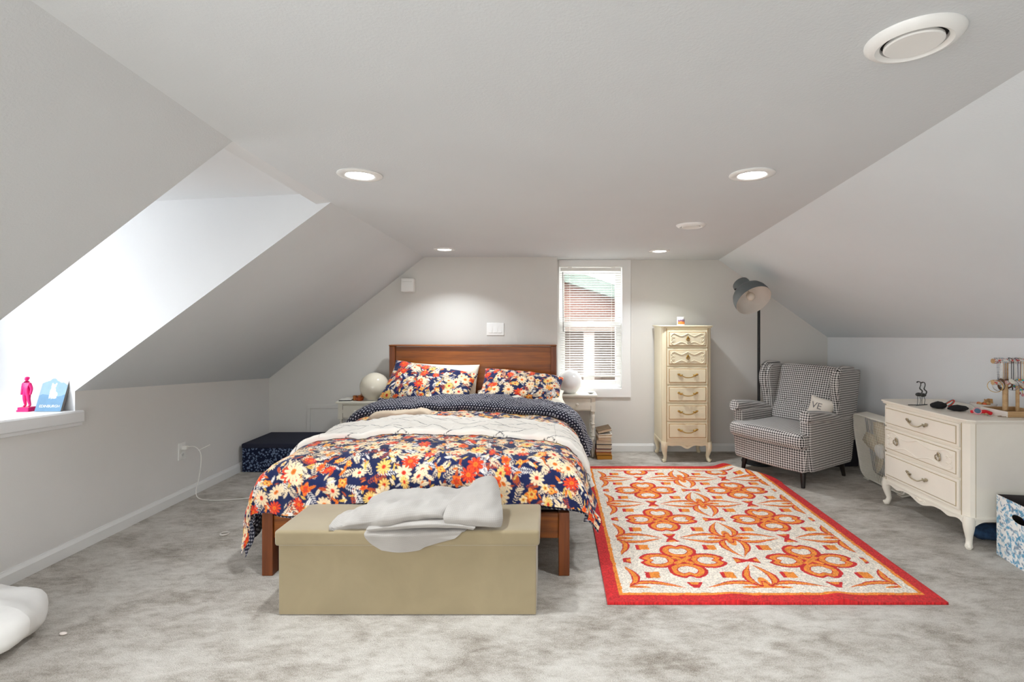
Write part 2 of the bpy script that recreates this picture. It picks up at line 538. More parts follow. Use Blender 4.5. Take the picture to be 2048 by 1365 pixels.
b.add([(fx1, YF, 0), (xr(YF), YF, 0), (xr(YF), YF, zr(YF)), (xre(YF), YF, HC), (fx1, YF, HC)], [(0, 1, 2, 3, 4)])
b.add([(fx0, YF, 0), (fx1, YF, 0), (fx1, YF, fz0), (fx0, YF, fz0)], [(0, 1, 2, 3)])
b.add([(fx0, YF, fz1), (fx1, YF, fz1), (fx1, YF, HC), (-.90, YF, HC), (fx0, YF, zsl(fx0))], [(0, 1, 2, 3, 4)])
struct('wall_front', b, M_WALL, smooth=False)

w = thing('fill_window_3', None, None, (0, YF, 0)); w['kind'] = 'structure'  # made-up window for frontal fill, out of view
q = MB()
for (x0, x1, z0, z1) in ((fx0 - .02, fx0 + .03, fz0 - .04, fz1 + .02), (fx1 - .03, fx1 + .06, fz0 - .06, fz1 + .04), (fx0, fx1, fz0 - .06, fz0 + .03), (fx0, fx1, fz1 - .03, fz1 + .02), (fx0, fx1, .81, .85), (-1.0, -.96, fz0, fz1)):
    q.box(x0, x1, -.05, .015, z0, z1)
q.build('window_frame', M_TRIM, w, smooth=False)
MB().box(fx0, fx1, -.02, -.016, fz0, fz1).build('window_pane', mat_glass('window_glass'), w)
# dormer
DX = -3.36
def yck(x): return 2.553 + (-1.12 - x) * 0.1745
b = MB(); zt = 1.965
b.add([(-1.12, 2.553, HC), (-1.12, 2.553, zt), (DX, yck(DX), zt), (DX, yck(DX), 0.70), (XL, 2.826, 0.70), CB], [(0, 1, 2, 3, 4, 5)])
b.add([(-1.067, 1.68, HC), (-1.067, 1.68, zt), (DX, 1.66, zt), (DX, 1.66, 0.70), (XL, 1.66, 0.65)], [(0, 1, 2, 3, 4)])
# head strip and dormer ceiling
b.add([(-1.067, 1.68, HC), (-1.12, 2.553, HC), (-1.20, 2.567, HC - 0.006), (-1.125, 1.68, HC - 0.006)], [(0, 1, 2, 3)])
b.add([(-1.20, 2.567, HC - 0.006), (-1.125, 1.68, HC - 0.006), (-1.125, 1.68, zt), (-1.20, 2.567, zt)], [(0, 1, 2, 3)])
b.add([(-1.0, 1.62, zt), (-1.0, 3.0, zt), (DX, 3.0, zt), (DX, 1.62, zt)], [(0, 1, 2, 3)])
# window wall of the dormer around its opening
oy0, oy1, oz0, oz1 = 1.72, 2.42, 0.92, 1.88
for (y0, y1, z0, z1) in ((1.6, oy0, 0.65, zt), (oy1, 3.0, 0.65, zt), (oy0, oy1, 0.65, oz0), (oy0, oy1, oz1, zt)):
    b.add([(DX, y0, z0), (DX, y1, z0), (DX, y1, z1), (DX, y0, z1)], [(0, 1, 2, 3)])
# unseen second dormer behind the camera, added to bring in side light
for y in (.55, -1.5):
    b.add([(xle(y), y, HC), (XL, y, HC), (XL, y, .62)], [(0, 1, 2)])
b.add([(xle(.55), .55, HC), (xle(-1.5), -1.5, HC), (XL, -1.5, HC), (XL, .55, HC)], [(0, 1, 2, 3)])
for (y0, y1, z0, z1) in ((-1.5, -1.42, .62, HC), (.47, .55, .62, HC), (-1.42, .47, 1.88, HC)):
    b.add([(XL, y0, z0), (XL, y1, z0), (XL, y1, z1), (XL, y0, z1)], [(0, 1, 2, 3)])
struct('wall_dormer', b, M_WHITE, smooth=False)
w = thing('fill_window_4', None, None, (XL, 0, 0)); w['kind'] = 'structure'  # window of the added dormer, there to light the right side
q = MB()
for (y0, y1, z0, z1) in ((-1.46, -1.40, .60, 1.90), (.45, .51, .60, 1.90), (-1.42, .47, .60, .65), (-1.42, .47, 1.85, 1.90), (-1.42, .47, 1.23, 1.26), (-.49, -.46, .62, 1.86)): q.box(-.05, .015, y0, y1, z0, z1)
q.build('window_frame', M_TRIM, w, smooth=False)
MB().box(-.03, -.026, -1.42, .47, .62, 1.88).build('window_pane', mat_glass('window_glass'), w)
# dormer window
w = thing('window_2', None, None, (DX, 0, 0)); w['kind'] = 'structure'
b = MB()
for (y0, y1, z0, z1) in ((oy0 - .06, oy0 + .03, oz0 - .06, oz1 + .06), (oy1 - .03, oy1 + .06, oz0 - .06, oz1 + .06), (oy0, oy1, oz0 - .06, oz0 + .03), (oy0, oy1, oz1 - .03, oz1 + .06), (oy0, oy1, 1.34, 1.38)):
    b.box(-0.06, 0.02, y0, y1, z0, z1)
b.build('window_frame', M_TRIM, w)
# dormer sill: slightly out of level, as in the photograph
s = MB(); sl = -0.06
def zsill(y): return 0.80 + 0.06 * (2.845 - y)
ya, yb_ = 1.58, 2.848
poly = [(DX + .02, 0.0), (-2.66, 0.0), (-2.652, -0.008), (-2.652, -0.062), (-2.664, -0.07), (-2.664, -0.085), (-2.684, -0.09), (DX + .02, -0.09)]
vs = [(x, ya, z + zsill(ya)) for x, z in poly] + [(x, yb_, z + zsill(yb_)) for x, z in poly]
m_ = len(poly)
s.add(vs, [tuple(range(m_)), tuple(range(2 * m_ - 1, m_ - 1, -1))] + [(i, i + m_, (i + 1) % m_ + m_, (i + 1) % m_) for i in range(m_)])
struct('trim_1', s, mat('sill_white', (238, 238, 238), 0.4, var=0.01), smooth=False)

# baseboards
def base_profile(mb, A, B, nrm, h=0.078, t=0.014):
    A, B = Vector(A), Vector(B); nv = Vector(nrm)
    pr = [(0, 0), (t, 0), (t, h * 0.72), (t * 0.45, h * 0.92), (t * 0.35, h), (0, h)]
    vs = []
    for P in (A, B):
        for d, z in pr: vs.append(tuple(P + nv * d + Vector((0, 0, z))))
    k = len(pr)
    mb.add(vs, [tuple(range(k)), tuple(range(2 * k - 1, k - 1, -1))] + [(i, i + k, (i + 1) % k + k, (i + 1) % k) for i in range(k)])
b = MB(); base_profile(b, (XL, YF, 0), (XL, YL, 0), (1, 0, 0)); struct('baseboard_left', b, M_TRIM, smooth=False)
b = MB(); base_profile(b, (XL, YL, 0), (0.07, YL, 0), (0, -1, 0)); struct('baseboard_back_left', b, M_TRIM, smooth=False)
b = MB(); base_profile(b, (0.07, YB, 0), (xr(YB), YB, 0), (0, -1, 0)); struct('baseboard_back', b, M_TRIM, smooth=False)
b = MB(); base_profile(b, (xr(YB), YB, 0), (xr(YF), YF, 0), (-1, -0.08, 0)); struct('baseboard_right', b, M_TRIM, smooth=False)

# access panel in the left back wall
p = thing('access_panel', 'square painted access panel low on the back wall left of the bed', 'access panel', (-2.15, YL, 0.28))
b = MB()
for (x0, x1, z0, z1) in ((-.17, .19, .19, .22), (-.17, .19, -.20, -.17), (-.17, -.14, -.17, .19), (.16, .19, -.17, .19)):
    b.box(x0, x1, -0.008, 0.0, z0, z1)
b.build('frame', M_WALL, p, bevel=0.002)
MB().box(-.138, .158, -0.004, 0, -.168, .188).build('cover', M_WALL, p)

# ---------------------------------------------------------- back window
w = thing('window_1', None, None, (0, YB, 0)); w['kind'] = 'structure'
b = MB()   # casing (left side lost behind the jog)
cas = 0.082
b.prism([(WX1 - .006, WZ0 - .006), (WX1 + cas, WZ0 - cas), (WX1 + cas, HC - .001), (WX1 - .006, WZ1 + .006)], -0.018, 0, 'xz')
b.prism([(WX0, WZ1 + .006), (WX1 - .006, WZ1 + .006), (WX1 + cas, HC - .001), (WX0, HC - .001)], -0.018, 0, 'xz')
b.prism([(WX0, WZ0 - cas), (WX1 + cas, WZ0 - cas), (WX1 - .006, WZ0 - .006), (WX0, WZ0 - .006)], -0.018, 0, 'xz')
b.build('window_frame', M_TRIM, w, bevel=0.003, smooth=False)
b = MB()   # jambs and sill board
b.box(WX0 - .018, WX0, -.016, .16, WZ0 - .08, HC - .002); b.box(WX1, WX1 + .015, -.004, .16, WZ0, WZ1)
b.box(WX0, WX1, -.004, .16, WZ1, WZ1 + .015); b.box(WX0, WX1, -.01, .16, WZ0 - .015, WZ0 + .004)
b.build('window_jamb', M_TRIM, w, smooth=False)
zm = 1.245
def sash(name, x0, x1, z0, z1, y, st, bot, top):
    q = MB()
    q.box(x0, x0 + st, y, y + .035, z0, z1); q.box(x1 - st, x1, y, y + .035, z0, z1)
    q.box(x0 + st, x1 - st, y, y + .035, z0, z0 + bot); q.box(x0 + st, x1 - st, y, y + .035, z1 - top, z1)
    o = q.build(name, M_TRIM, w, bevel=0.004, smooth=False)
    MB().box(x0 + st, x1 - st, y + .015, y + .019, z0 + bot, z1 - top).build('window_pane', mat_glass('window_glass'), o)
sash('window_sash', WX0, WX1, zm, WZ1, 0.115, 0.055, 0.045, 0.06)
sash('window_sash', WX0, WX1, WZ0 + .004, zm + .045, 0.075, 0.06, 0.07, 0.045)
q = MB(); q.box(.36, .46, .060, .076, zm + .03, zm + .05); q.box(.38, .44, .052, .066, zm + .04, zm + .056); q.build('sash_lock', M_TRIM, w, bevel=.003)

# blind
bl = thing('window_blind', 'white horizontal slat blind hanging inside the back window', 'blind', (0.4, YB + .035, WZ1 - .03))
M_BL = mat('blind_white', (236, 236, 232), 0.45, var=0.01)
q = MB(); q.box(-.295, .31, -.018, .018, -.01, .025); q.build('headrail', M_BL, bl, bevel=.002)
q = MB(); zz = -0.03; k = 0
tilt = 0.28
while zz > -1.05:
    c_, s_ = math.cos(tilt), math.sin(tilt)
    pts = [(-.0125, 0.0), (-.006, .0018), (0, .0024), (.006, .0018), (.0125, 0.0)]
    vs = []
    for x in (-.295, .31):
        for (yy, zc) in pts: vs.append((x, yy * c_ - zc * s_, zz + yy * s_ + zc * c_))
    q.add(vs, [(i, i + 1, i + 6, i + 5) for i in range(4)])
    zz -= 0.0235
q.build('slats', M_BL, bl, solid=0.0006)
q = MB(); q.box(-.295, .31, -.012, .012, zz - .012, zz + .006); q.build('bottom_rail', M_BL, bl, bevel=.002)
q = MB()
for x in (-.2, .22):
    for y in (-.0135, .0135): q.tube([(x, y, 0), (x, y, zz)], .0006, 4)
q.build('ladder_cord', M_BL, bl)
MB().tube([(-.272, -.022, -.02), (-.268, -.024, -.62)], .0035, 6).build('tilt_wand', mat('wand_dark', (70, 58, 48), .4), bl)
for x in (-.2, .235): MB().box(x - .02, x + .02, -.022, -.017, .02, .055).build('bracket', M_BL, bl)

# ---------------------------------------------------------- outside
def mat_brick():
    t = NT('brick'); co = t.coord()
    v = t.n('ShaderNodeSeparateXYZ'); t.L.new(co, v.inputs[0])
    cb = t.n('ShaderNodeCombineXYZ'); t.L.new(v.outputs[0], cb.inputs[0]); t.L.new(v.outputs[2], cb.inputs[1])
    br = t.n('ShaderNodeTexBrick'); t.L.new(cb.outputs[0], br.inputs['Vector'])
    br.inputs['Scale'].default_value = 1.0; br.inputs['Brick Width'].default_value = .115; br.inputs['Row Height'].default_value = .042
    br.inputs['Mortar Size'].default_value = .006
    for k, c in (('Color1', (92, 58, 48)), ('Color2', (106, 74, 62)), ('Mortar', (112, 102, 94))): br.inputs[k].default_value = lin(c) + (1,)
    t.color(br.outputs['Color']); t.set(.9); return t.m
q = MB()
for (x0, x1, z0, z1) in ((-5, .0, -5, 2.6), (.82, 5, -5, 2.6), (.0, .82, -5, WZ0 - .05), (.0, .82, WZ1 + .05, 2.6)): q.box(x0, x1, YB + .165, YB + .24, z0, z1)
struct('wall_outside', q, mat('outer_brick', (120, 84, 70), .9), smooth=False)  # unseen outer side of this gable, added to shade the house opposite
ext = thing('outside_house', 'brick house outside with a green edged gable roof seen through the window blind', 'house', (0.6, 9.0, -1.0))
q = MB(); q.prism([(-2.2, 2.35), (2.2, 2.35), (2.2, 2.33 + .03), (-2.2, 3.74)], 0, .3, 'xz'); q.build('wall', mat_brick(), ext, smooth=False)
q = MB(); q.prism([(-2.4, 3.66), (2.4, 2.08), (2.4, 2.30), (-2.4, 3.92)], -.28, .3, 'xz'); q.build('roof', mat('roof_green', (70, 86, 78), .6), ext, smooth=False)
q = MB(); q.box(-2.2, 2.2, -.5, .3, 2.12, 2.35); q.build('eave', mat('eave_taupe', (88, 80, 72), .7), ext, smooth=False)
q = MB(); q.box(-2.2, 2.2, .0, .3, 0.0, 2.12); q.build('lower_wall', mat('siding_taupe', (84, 76, 68), .8, var=.1, vscale=3), ext, smooth=False)
q = MB(); q.box(-.02, .16, -.45, -.25, 0.0, 2.12); q.build('porch_post', mat('post_white', (120, 117, 112), .6), ext, smooth=False)
q = MB(); q.box(.32, 1.0, -.03, .0, .4, 1.9); q.build('porch_screen', mat('screen_brown', (58, 50, 40), .8), ext, smooth=False)

# ---------------------------------------------------------- ceiling fittings
M_FIT = mat('fitting_white', (240, 240, 238), .35, var=.01)
M_LENS = mat_emit('lamp_lens', (1.0, 0.985, 0.95), LENS)
def downlight(x, y, label):
    t = thing('recessed_downlight', label, 'ceiling light', (x, y, HC), 0, 'round recessed ceiling lights')
    MB().lathe([(.089, 0), (.090, -.004), (.086, -.007), (.062, -.009), (.056, -.006), (.056, -.002)], 40, cap=False).build('trim_ring', M_FIT, t)
    MB().lathe([(.0001, -.0045), (.03, -.0045), (.057, -.004)], 32, cap=False).build('lens', M_LENS, t)
    l = bpy.data.lights.new('downlight_beam', 'AREA'); l.shape = 'DISK'; l.size = .1; l.energy = WATT; l.spread = math.radians(SPREAD)
    l.color = (.90, .955, 1.0)
    lo = bpy.data.objects.new('downlight_beam', l); COL.objects.link(lo); lo.parent = t; lo.location = (0, 0, -.0105)
downlight(-.784, 2.062, 'lit round recessed ceiling light nearest above the left sloped ceiling and bed foot')
downlight(.83, 2.055, 'lit round recessed ceiling light nearest above the red rug, close to the camera')
downlight(-.895, 4.24, 'lit round recessed ceiling light above the headboard near the back wall')
downlight(.95, 4.34, 'lit round recessed ceiling light by the back wall right of the window')
for x, y in ((-.55, -.35), (.62, -.35)):  # extra pair out of view, added to the lighting
    downlight(x, y, 'added unseen recessed ceiling light giving fill from behind the camera')
def vent(x, y, label):
    t = thing('ceiling_vent', label, 'vent', (x, y, HC), 0, 'round white ceiling air vents')
    MB().lathe([(.060, 0), (.061, -.010), (.070, -.016), (.082, -.012), (.0905, -.004), (.091, 0)], 48, cap=False).build('ring', M_FIT, t)
    MB().lathe([(.0001, -.014), (.052, -.0155), (.055, -.013), (.054, -.007), (.0001, -.006)], 48, cap=False).build('disc', M_FIT, t)
    MB().lathe([(.0001, -.001), (.064, -.001)], 32, cap=False).build('duct', mat('duct_dark', (18, 16, 15), .8), t)
vent(.775, 1.066, 'large-looking round white air vent nearest the camera on the ceiling')
vent(.89, 3.158, 'small-looking round white air vent between the two right ceiling lights')

# ---------------------------------------------------------- wall fittings
M_PLATE = mat('plate_white', (243, 243, 240), .35, var=.01)
t = thing('switch_plate', 'white triple rocker light switch on the wall above the headboard', 'light switch', (-.522, YL, 1.225))
MB().rbox(-.083, .083, -.006, 0.0, -.06, .06, .004, 2).build('plate', M_PLATE, t)
for x in (-.046, 0, .046):
    q = MB(); q.prism([(-.010, -.034), (-.006, .034), (-.004, .034), (-.004, -.034)], x - .0165, x + .0165, 'yz'); q.build('rocker', M_PLATE, t, bevel=.001)
t = thing('wall_box', 'small white plastic box high on the wall above the left sloped ceiling', 'thermostat', (-1.345, YL, 1.643))
MB().rbox(-.062, .062, -.075, 0.0, -.064, .064, .012, 2).build('housing', M_PLATE, t)
q = MB(); q.box(-.045, .045, -.0765, -.074, .03, .032); q.build('cover_seam', mat('seam_grey', (200, 200, 196), .5), t)
t = thing('wall_outlet', 'white double power outlet low on the left wall', 'outlet', (XL, 3.643, .358))
MB().rbox(0, .006, -.036, .036, -.062, .062, .003, 2).build('plate', M_PLATE, t)
q = MB(); 
for z in (-.026, .026): q.lathe([(.0165, 0), (.0165, .003), (.015, .004), (.0001, .004)], 16, M=Matrix.Translation((.005, 0, z)) @ Matrix.Rotation(PI / 2, 4, 'Y'))
q.build('socket', M_PLATE, t)
q = MB()
for z in (-.026,):
    for y in (-.006, .006): q.box(.0088, .0094, y - .0012, y + .0012, z - .001, z + .007)
    q.box(.0088, .0094, -.002, .002, z - .009, z - .005)
q.build('slot', mat('slot_dark', (40, 38, 36), .6), t)
t = thing('charging_cable', 'white charging cable plugged into the left wall outlet and trailing across the carpet', 'cable', (XL, 3.643, .384))
MW = mat('cable_white', (240, 238, 232), .4, var=.01)
MB().rbox(.0095, .045, -.014, .014, -.014, .014, .005, 2).build('plug', MW, t)
def smooth_path(pts, k=6):
    P = [Vector(p) for p in pts]; out = []
    for i in range(len(P) - 1):
        p0, p1, p2, p3 = P[max(0, i - 1)], P[i], P[i + 1], P[min(len(P) - 1, i + 2)]
        for j in range(k):
            u = j / k
            out.append(0.5 * ((2 * p1) + (-p0 + p2) * u + (2 * p0 - 5 * p1 + 4 * p2 - p3) * u * u + (-p0 + 3 * p1 - 3 * p2 + p3) * u ** 3))
    out.append(P[-1]); return [tuple(p) for p in out]
q = MB(); q.tube(smooth_path([(.043, 0, .004), (.085, .02, .0), (.115, .035, -.05), (.12, .03, -.14), (.105, .03, -.24), (.085, .03, -.33), (.13, .0, -.372), (.26, -.02, -.378), (.42, .01, -.378), (.6, .06, -.378), (.8, .08, -.378)]), .0028, 6)
q.build('cord', MW, t)
MB().tube([(.1, .03, -.03), (.125, .07, -.015), (.14, .1, -.005)], [.002, .004, .004], 6).build('connector', MW, t)

# small bits on the carpet
q = MB(); q.tube([(.024 * math.cos(a), .022 * math.sin(a), .006) for a in [2 * PI * i / 18 for i in range(18)]], .0045, 6, closed=True)
o = q.build('hair_tie', mat('hair_tie_grey', (205, 200, 192), .7)); o.location = (-1.99, 3.06, 0); tag(o, 'small pale hair tie lying on the carpet left of the bed', 'hair tie')
q = MB(); q.ball((0, 0, .006), (.016, .008, .006), 10, 6); o = q.build('paper_scrap', mat('scrap_white', (236, 224, 216), .7)); o.location = (-2.03, 2.085, 0); tag(o, 'tiny white scrap on the carpet near the lower left corner', 'scrap')
# white bedding lump, lower left
h, w_ = 60, 60
U, V = np.meshgrid(np.linspace(0, PI, h), np.linspace(0, 2 * PI, w_), indexing='ij')
R = 1 + 0.22 * fbm(np.cos(V) * np.sin(U) * 2.2 + 9, np.sin(V) * np.sin(U) * 2.2 + 9, 4) + 0.05 * np.sin(V * 7 + 2 * U)
X = np.sin(U) ** .8 * np.cos(V) * .30 * R; Y = np.sin(U) ** .8 * np.sin(V) * .24 * R; Z = .10 + np.sign(np.cos(U)) * np.abs(np.cos(U)) ** .8 * .10 * R
Z = np.maximum(Z, .002)
o = grid_mesh('crumpled_bedding', X, Y, Z, mat('bedding_white', (238, 236, 232), .9, bump=.1, bscale=60)); o.location = (-2.36, 1.97, 0)
tag(o, 'crumpled white bedding on the carpet at the lower left edge', 'bedding')
# ================================================================== bed, bedding, bench, rug
M_WALNUT = mat_wood('walnut', (178, 100, 24), (98, 47, 8), 0, .38, 9)
M_WALNUT_V = mat_wood('walnut_vertical', (140, 74, 30), (84, 40, 16), 2, .38, 9)
M_WALNUT_Y = mat_wood('walnut_lengthwise', (140, 74, 30), (84, 40, 16), 1, .38, 9)
BX0, BX1, BYF, BYH = -1.478, 0.100, 2.563, 4.70
bed = thing('bed_frame', 'dark walnut wooden bed frame with a panelled headboard under the floral duvet', 'bed', (-.69, 3.6, 0))
ox, oy = -.69, 3.6
def bb(x0, x1, y0, y1, z0, z1, name, m, bev=.004, par=None):
    return MB().box(x0 - ox, x1 - ox, y0 - oy, y1 - oy, z0, z1).build(name, m, par or bed, bevel=bev, smooth=False)
for x0, x1 in ((BX0, BX0 + .056), (BX1 - .056, BX1)): bb(x0, x1, BYF, BYF + .075, 0, .325, 'leg', M_WALNUT_V)
bb(BX0 + .056, BX1 - .056, BYF + .01, BYF + .035, .19, .318, 'foot_rail', M_WALNUT)
bb(BX0, BX0 + .028, BYF + .075, BYH - .06, .19, .318, 'side_rail', M_WALNUT_Y)
bb(BX1 - .028, BX1, BYF + .075, BYH - .06, .19, .318, 'side_rail', M_WALNUT_Y)
hb = bb(BX0 + .04, BX1 - .04, BYH - .04, BYH - .02, .30, 1.065, 'headboard', M_WALNUT)
for x0, x1 in ((BX0 - .015, BX0 + .04), (BX1 - .04, BX1 - .037 + .002)):
    pass
bb(BX0 - .015, BX0 + .038, BYH - .06, BYH, 0, 1.07, 'headboard_post', M_WALNUT_V)
bb(BX1 - .093, BX1 - .040, BYH - .06, BYH, 0, 1.07, 'headboard_post', M_WALNUT_V)
bb(BX0 - .018, BX1 - .037, BYH - .065, BYH + .005, 1.07, 1.082, 'headboard_rail', M_WALNUT)
bb(BX0 + .03, BX1 - .03, BYF + .04, BYH - .07, .27, .30, 'slat_base', M_WALNUT_Y)
mt = MB().rbox(BX0 + .035 + .69, BX1 - .035 + .69, 2.62 - oy, 4.63 - oy, .302, .545, .05, 8)
o = mt.build('mattress', mat('mattress_white', (232, 228, 220), .8, bump=.1), None); o.location = (ox, oy, 0)
tag(o, 'white mattress lying on the walnut bed frame under the floral duvet', 'mattress')

# ---- draped bedding surface
eL, eR, eF, T = -1.385, 0.025, 2.70, 0.572
rL, rR, rF = .155, .185, .15
def arc(d, r, fl):
    d = np.maximum(d, 0); th = np.minimum(d / r, PI / 2); ex = np.maximum(d - r * PI / 2, 0)
    return r * np.sin(th) + fl * ex, r * (1 - np.cos(th)) + ex * math.sqrt(1 - fl * fl)
def drape(S, V, lift=0.0, amp=1.0):
    dl, dr, df = eL - S, S - eR, eF - V
    flL = .16; flR = .42
    oL, zL = arc(dl, rL, flL); oR, zR = arc(dr, rR, flR); oF, zF = arc(df, rF, .12)
    X = np.clip(S, eL, eR) - oL + oR
    Y = np.maximum(V, eF) - oF
    zs = np.maximum(zL, zR)
    Z = T - (zs ** 2.6 + zF ** 2.6) ** (1 / 2.6)
    u = np.clip((S - eL) / (eR - eL), 0, 1)
    Z = Z + .045 * np.sin(PI * u) ** .7 * np.clip((V - 2.3) / .6, 0, 1)
    N = normals(X, Y, Z)
    N *= np.sign(N[..., 2].mean())
    big = fbm(S * 3.2 + 5, V * 3.2, 2, 2) * .062
    w = fbm(S * 9 + V * 3, V * 6.0, 21, 3) * .034
    w2 = -np.abs(fbm(S * 14 + 3, V * 10 - S * 6, 31, 2)) * .022
    hang = np.clip(zs / .25, 0, 1) + np.clip(zF / .2, 0, 1) * .6
    folds = (np.sin((V + .12 * fbm(S * 4, V * 4, 8)) * 2 * PI / .30) * np.clip(zs / .25, 0, 1) + np.sin((S + .2 * fbm(S * 3, V * 3, 9)) * 2 * PI / .34) * np.clip(zF / .22, 0, 1) * .8) * .013
    D = (big + w + w2 + folds) * amp + lift
    return X + N[..., 0] * D, Y + N[..., 1] * D, np.maximum(Z + N[..., 2] * D, .02)
pr = floral(3.0, 2.8, seed=3)
dt = dots_print(3.4, 2.8)
def duvet_grid(nu, nv, shrink=0.0):
    a = np.linspace(0, 1, nu); t = np.linspace(0, 1, nv)
    A, Tt = np.meshgrid(a, t)
    vh = 4.30
    sL = eL - rL * PI / 2 - (.10 + .16 * Tt ** 1.5) + shrink
    sR = eR + rR * PI / 2 + (.08 + .012 * Tt) - shrink
    S = sL + (sR - sL) * A
    u = (S - eL) / (eR - eL)
    hem = .235 + .04 + .055 * np.clip(1 - u * 2.2, 0, 1.2) + .03 * np.clip((u - .86) / .14, 0, 1.3) + .012 * np.sin(u * 17) + .02 * fbm(S * 3, S * 0 + 2, 5)
    vf = eF - hem + shrink
    V = vh + (vf - vh) * Tt
    return S, V
S, V = duvet_grid(560, 560)
X, Y, Z = drape(S, V)
duv = thing('duvet', 'navy floral duvet with orange and cream flowers spread over the bed', 'duvet', (ox, oy, .5))
M_FLO = mat_attr('floral_cotton', .78, .12, 700, .15)
M_DOT = mat_attr('dotted_cotton', .8, .12, 700, .1)
grid_mesh('cover', X, Y, Z, M_FLO, duv, pr(S + 1.95, V - 2.0), (ox, oy, .5))
S2, V2 = duvet_grid(300, 300, -.016)
X2, Y2, Z2 = drape(S2, V2, -.022)
o = grid_mesh('lining', X2, Y2, Z2, M_DOT, duv, dt(S2 + 2.1, V2 - 2.0), (ox, oy, .5)); o['label'] = 'dark dotted underside of the duvet'
# head end turned back: a soft flattened roll with the dotted side out
def band(v_mid, half, sl, sr, height, nu, nv, base=0.0, wob=.03, seed=1):
    a = np.linspace(0, 1, nu); t = np.linspace(-1, 1, nv)
    A, Tt = np.meshgrid(a, t)
    S = sl + (sr - sl) * A
    vm = v_mid(S) if callable(v_mid) else v_mid
    V = vm + half * np.sign(Tt) * (1 - (1 - np.abs(Tt)) ** 1.6) * (1 + .15 * fbm(S * 3, S * 0 + seed, seed))
    prof = np.sqrt(np.clip(1 - np.abs(Tt) ** 2.6, 0, 1))
    L = base + height * prof * (1 + .5 * fbm(S * 5 + seed, V * 4, seed + 4)) + .012 * fbm(S * 11, V * 16, seed + 9) * prof
    return S, V, L
def along(X, Y, Z):
    return np.cumsum(np.sqrt(np.gradient(X, axis=0) ** 2 + np.gradient(Y, axis=0) ** 2 + np.gradient(Z, axis=0) ** 2), axis=0)
S, V, L = band(lambda s: 4.06 - .05 * np.sin((s + .69) * 2.0) - .08 * np.clip((-s - 1.0) / .6, 0, 1) ** 2 - .10 * np.clip((s - 0.0) / .5, 0, 1) , .235, eL - rL * PI / 2 - .06, eR + rR * PI / 2 + .11, .065, 520, 110, .006, seed=2)
X, Y, Z = drape(S, V, L)
o = grid_mesh('turned_back_edge', X, Y, Z, M_DOT, duv, dt(S + 2.0, along(X, Y, Z)), (ox, oy, .5)); o['label'] = 'dark dotted reverse side folded back near the pillows'
# cream quilt band across the bed
quilt = thing('quilt', 'cream quilted throw with thin dark diamond lines laid across the floral duvet', 'blanket', (ox, 3.3, .6))
def qcol(S, V):
    c = np.empty(S.shape + (3,)); c[:] = np.array(lin((243, 238, 229)))
    c *= (1 + .10 * fbm(S * 8, V * 8, 4))[..., None]
    p, q = .30, .19
    a = S / p + V / q; b_ = S / p - V / q
    for f, k in ((a, 0), (b_, 1)):
        d = np.abs(f - np.round(f)); dash = vnoise(S * 40, V * 40, 12 + k) > .10
        keep = vnoise(np.round(f) * 1.7 + 3, np.floor((b_ if k == 0 else a)) * 2.3, 3 + k) > .28
        m = (d < .012) & dash & keep; c[m] = np.array(lin((70, 70, 76)))
    return c
S, V, L = band(lambda s: 3.30 - .04 * np.sin((s + .5) * 2.4) - .14 * np.clip((s + .1) / .5, 0, 1) ** 1.5 - .05 * np.clip((-s - .9) / .6, 0, 1), .25, eL - rL * PI / 2 - .13, eR + rR * PI / 2 + .03, .026, 620, 170, .004, seed=5)
X, Y, Z = drape(S, V, L)
M_QUILT = mat_attr('quilt_cotton', .9, .3, 160)
grid_mesh('quilt_cloth', X, Y, Z, M_QUILT, quilt, qcol(S, 3.0 + along(X, Y, Z)), (ox, 3.3, .6))
S, V, L = band(lambda s: 3.05 - .04 * np.sin((s + .5) * 2.4) - .14 * np.clip((s + .1) / .5, 0, 1) ** 1.5 - .05 * np.clip((-s - .9) / .6, 0, 1) + .008 * np.sin(s * 9), .034, eL - rL * PI / 2 - .14, eR + rR * PI / 2 + .04, .034, 420, 24, .004, seed=5)
X, Y, Z = drape(S, V, L)
grid_mesh('rolled_hem', X, Y, Z, M_QUILT, quilt, qcol(S, 3.0 + along(X, Y, Z)), (ox, 3.3, .6))
# loose cream sheet fold peeking between quilt and turned-back edge
S, V, L = band(lambda s: 3.76 - .06 * np.sin((s + 1.3) * 3.3), .055, -1.36, -.88, .045, 160, 40, .004, seed=8)
X, Y, Z = drape(S, V, L * np.clip((S + 1.36) / .08, 0, 1) ** .5 * np.clip((-.88 - S) / .08, 0, 1) ** .5)
o = grid_mesh('cream_sheet', X, Y, Z, mat('sheet_cream', (222, 204, 180), .85, bump=.15, bscale=60), None, None, (-1.1, 3.76, .62))
tag(o, 'small bunched cream sheet lying on the duvet between quilt and pillows', 'sheet')

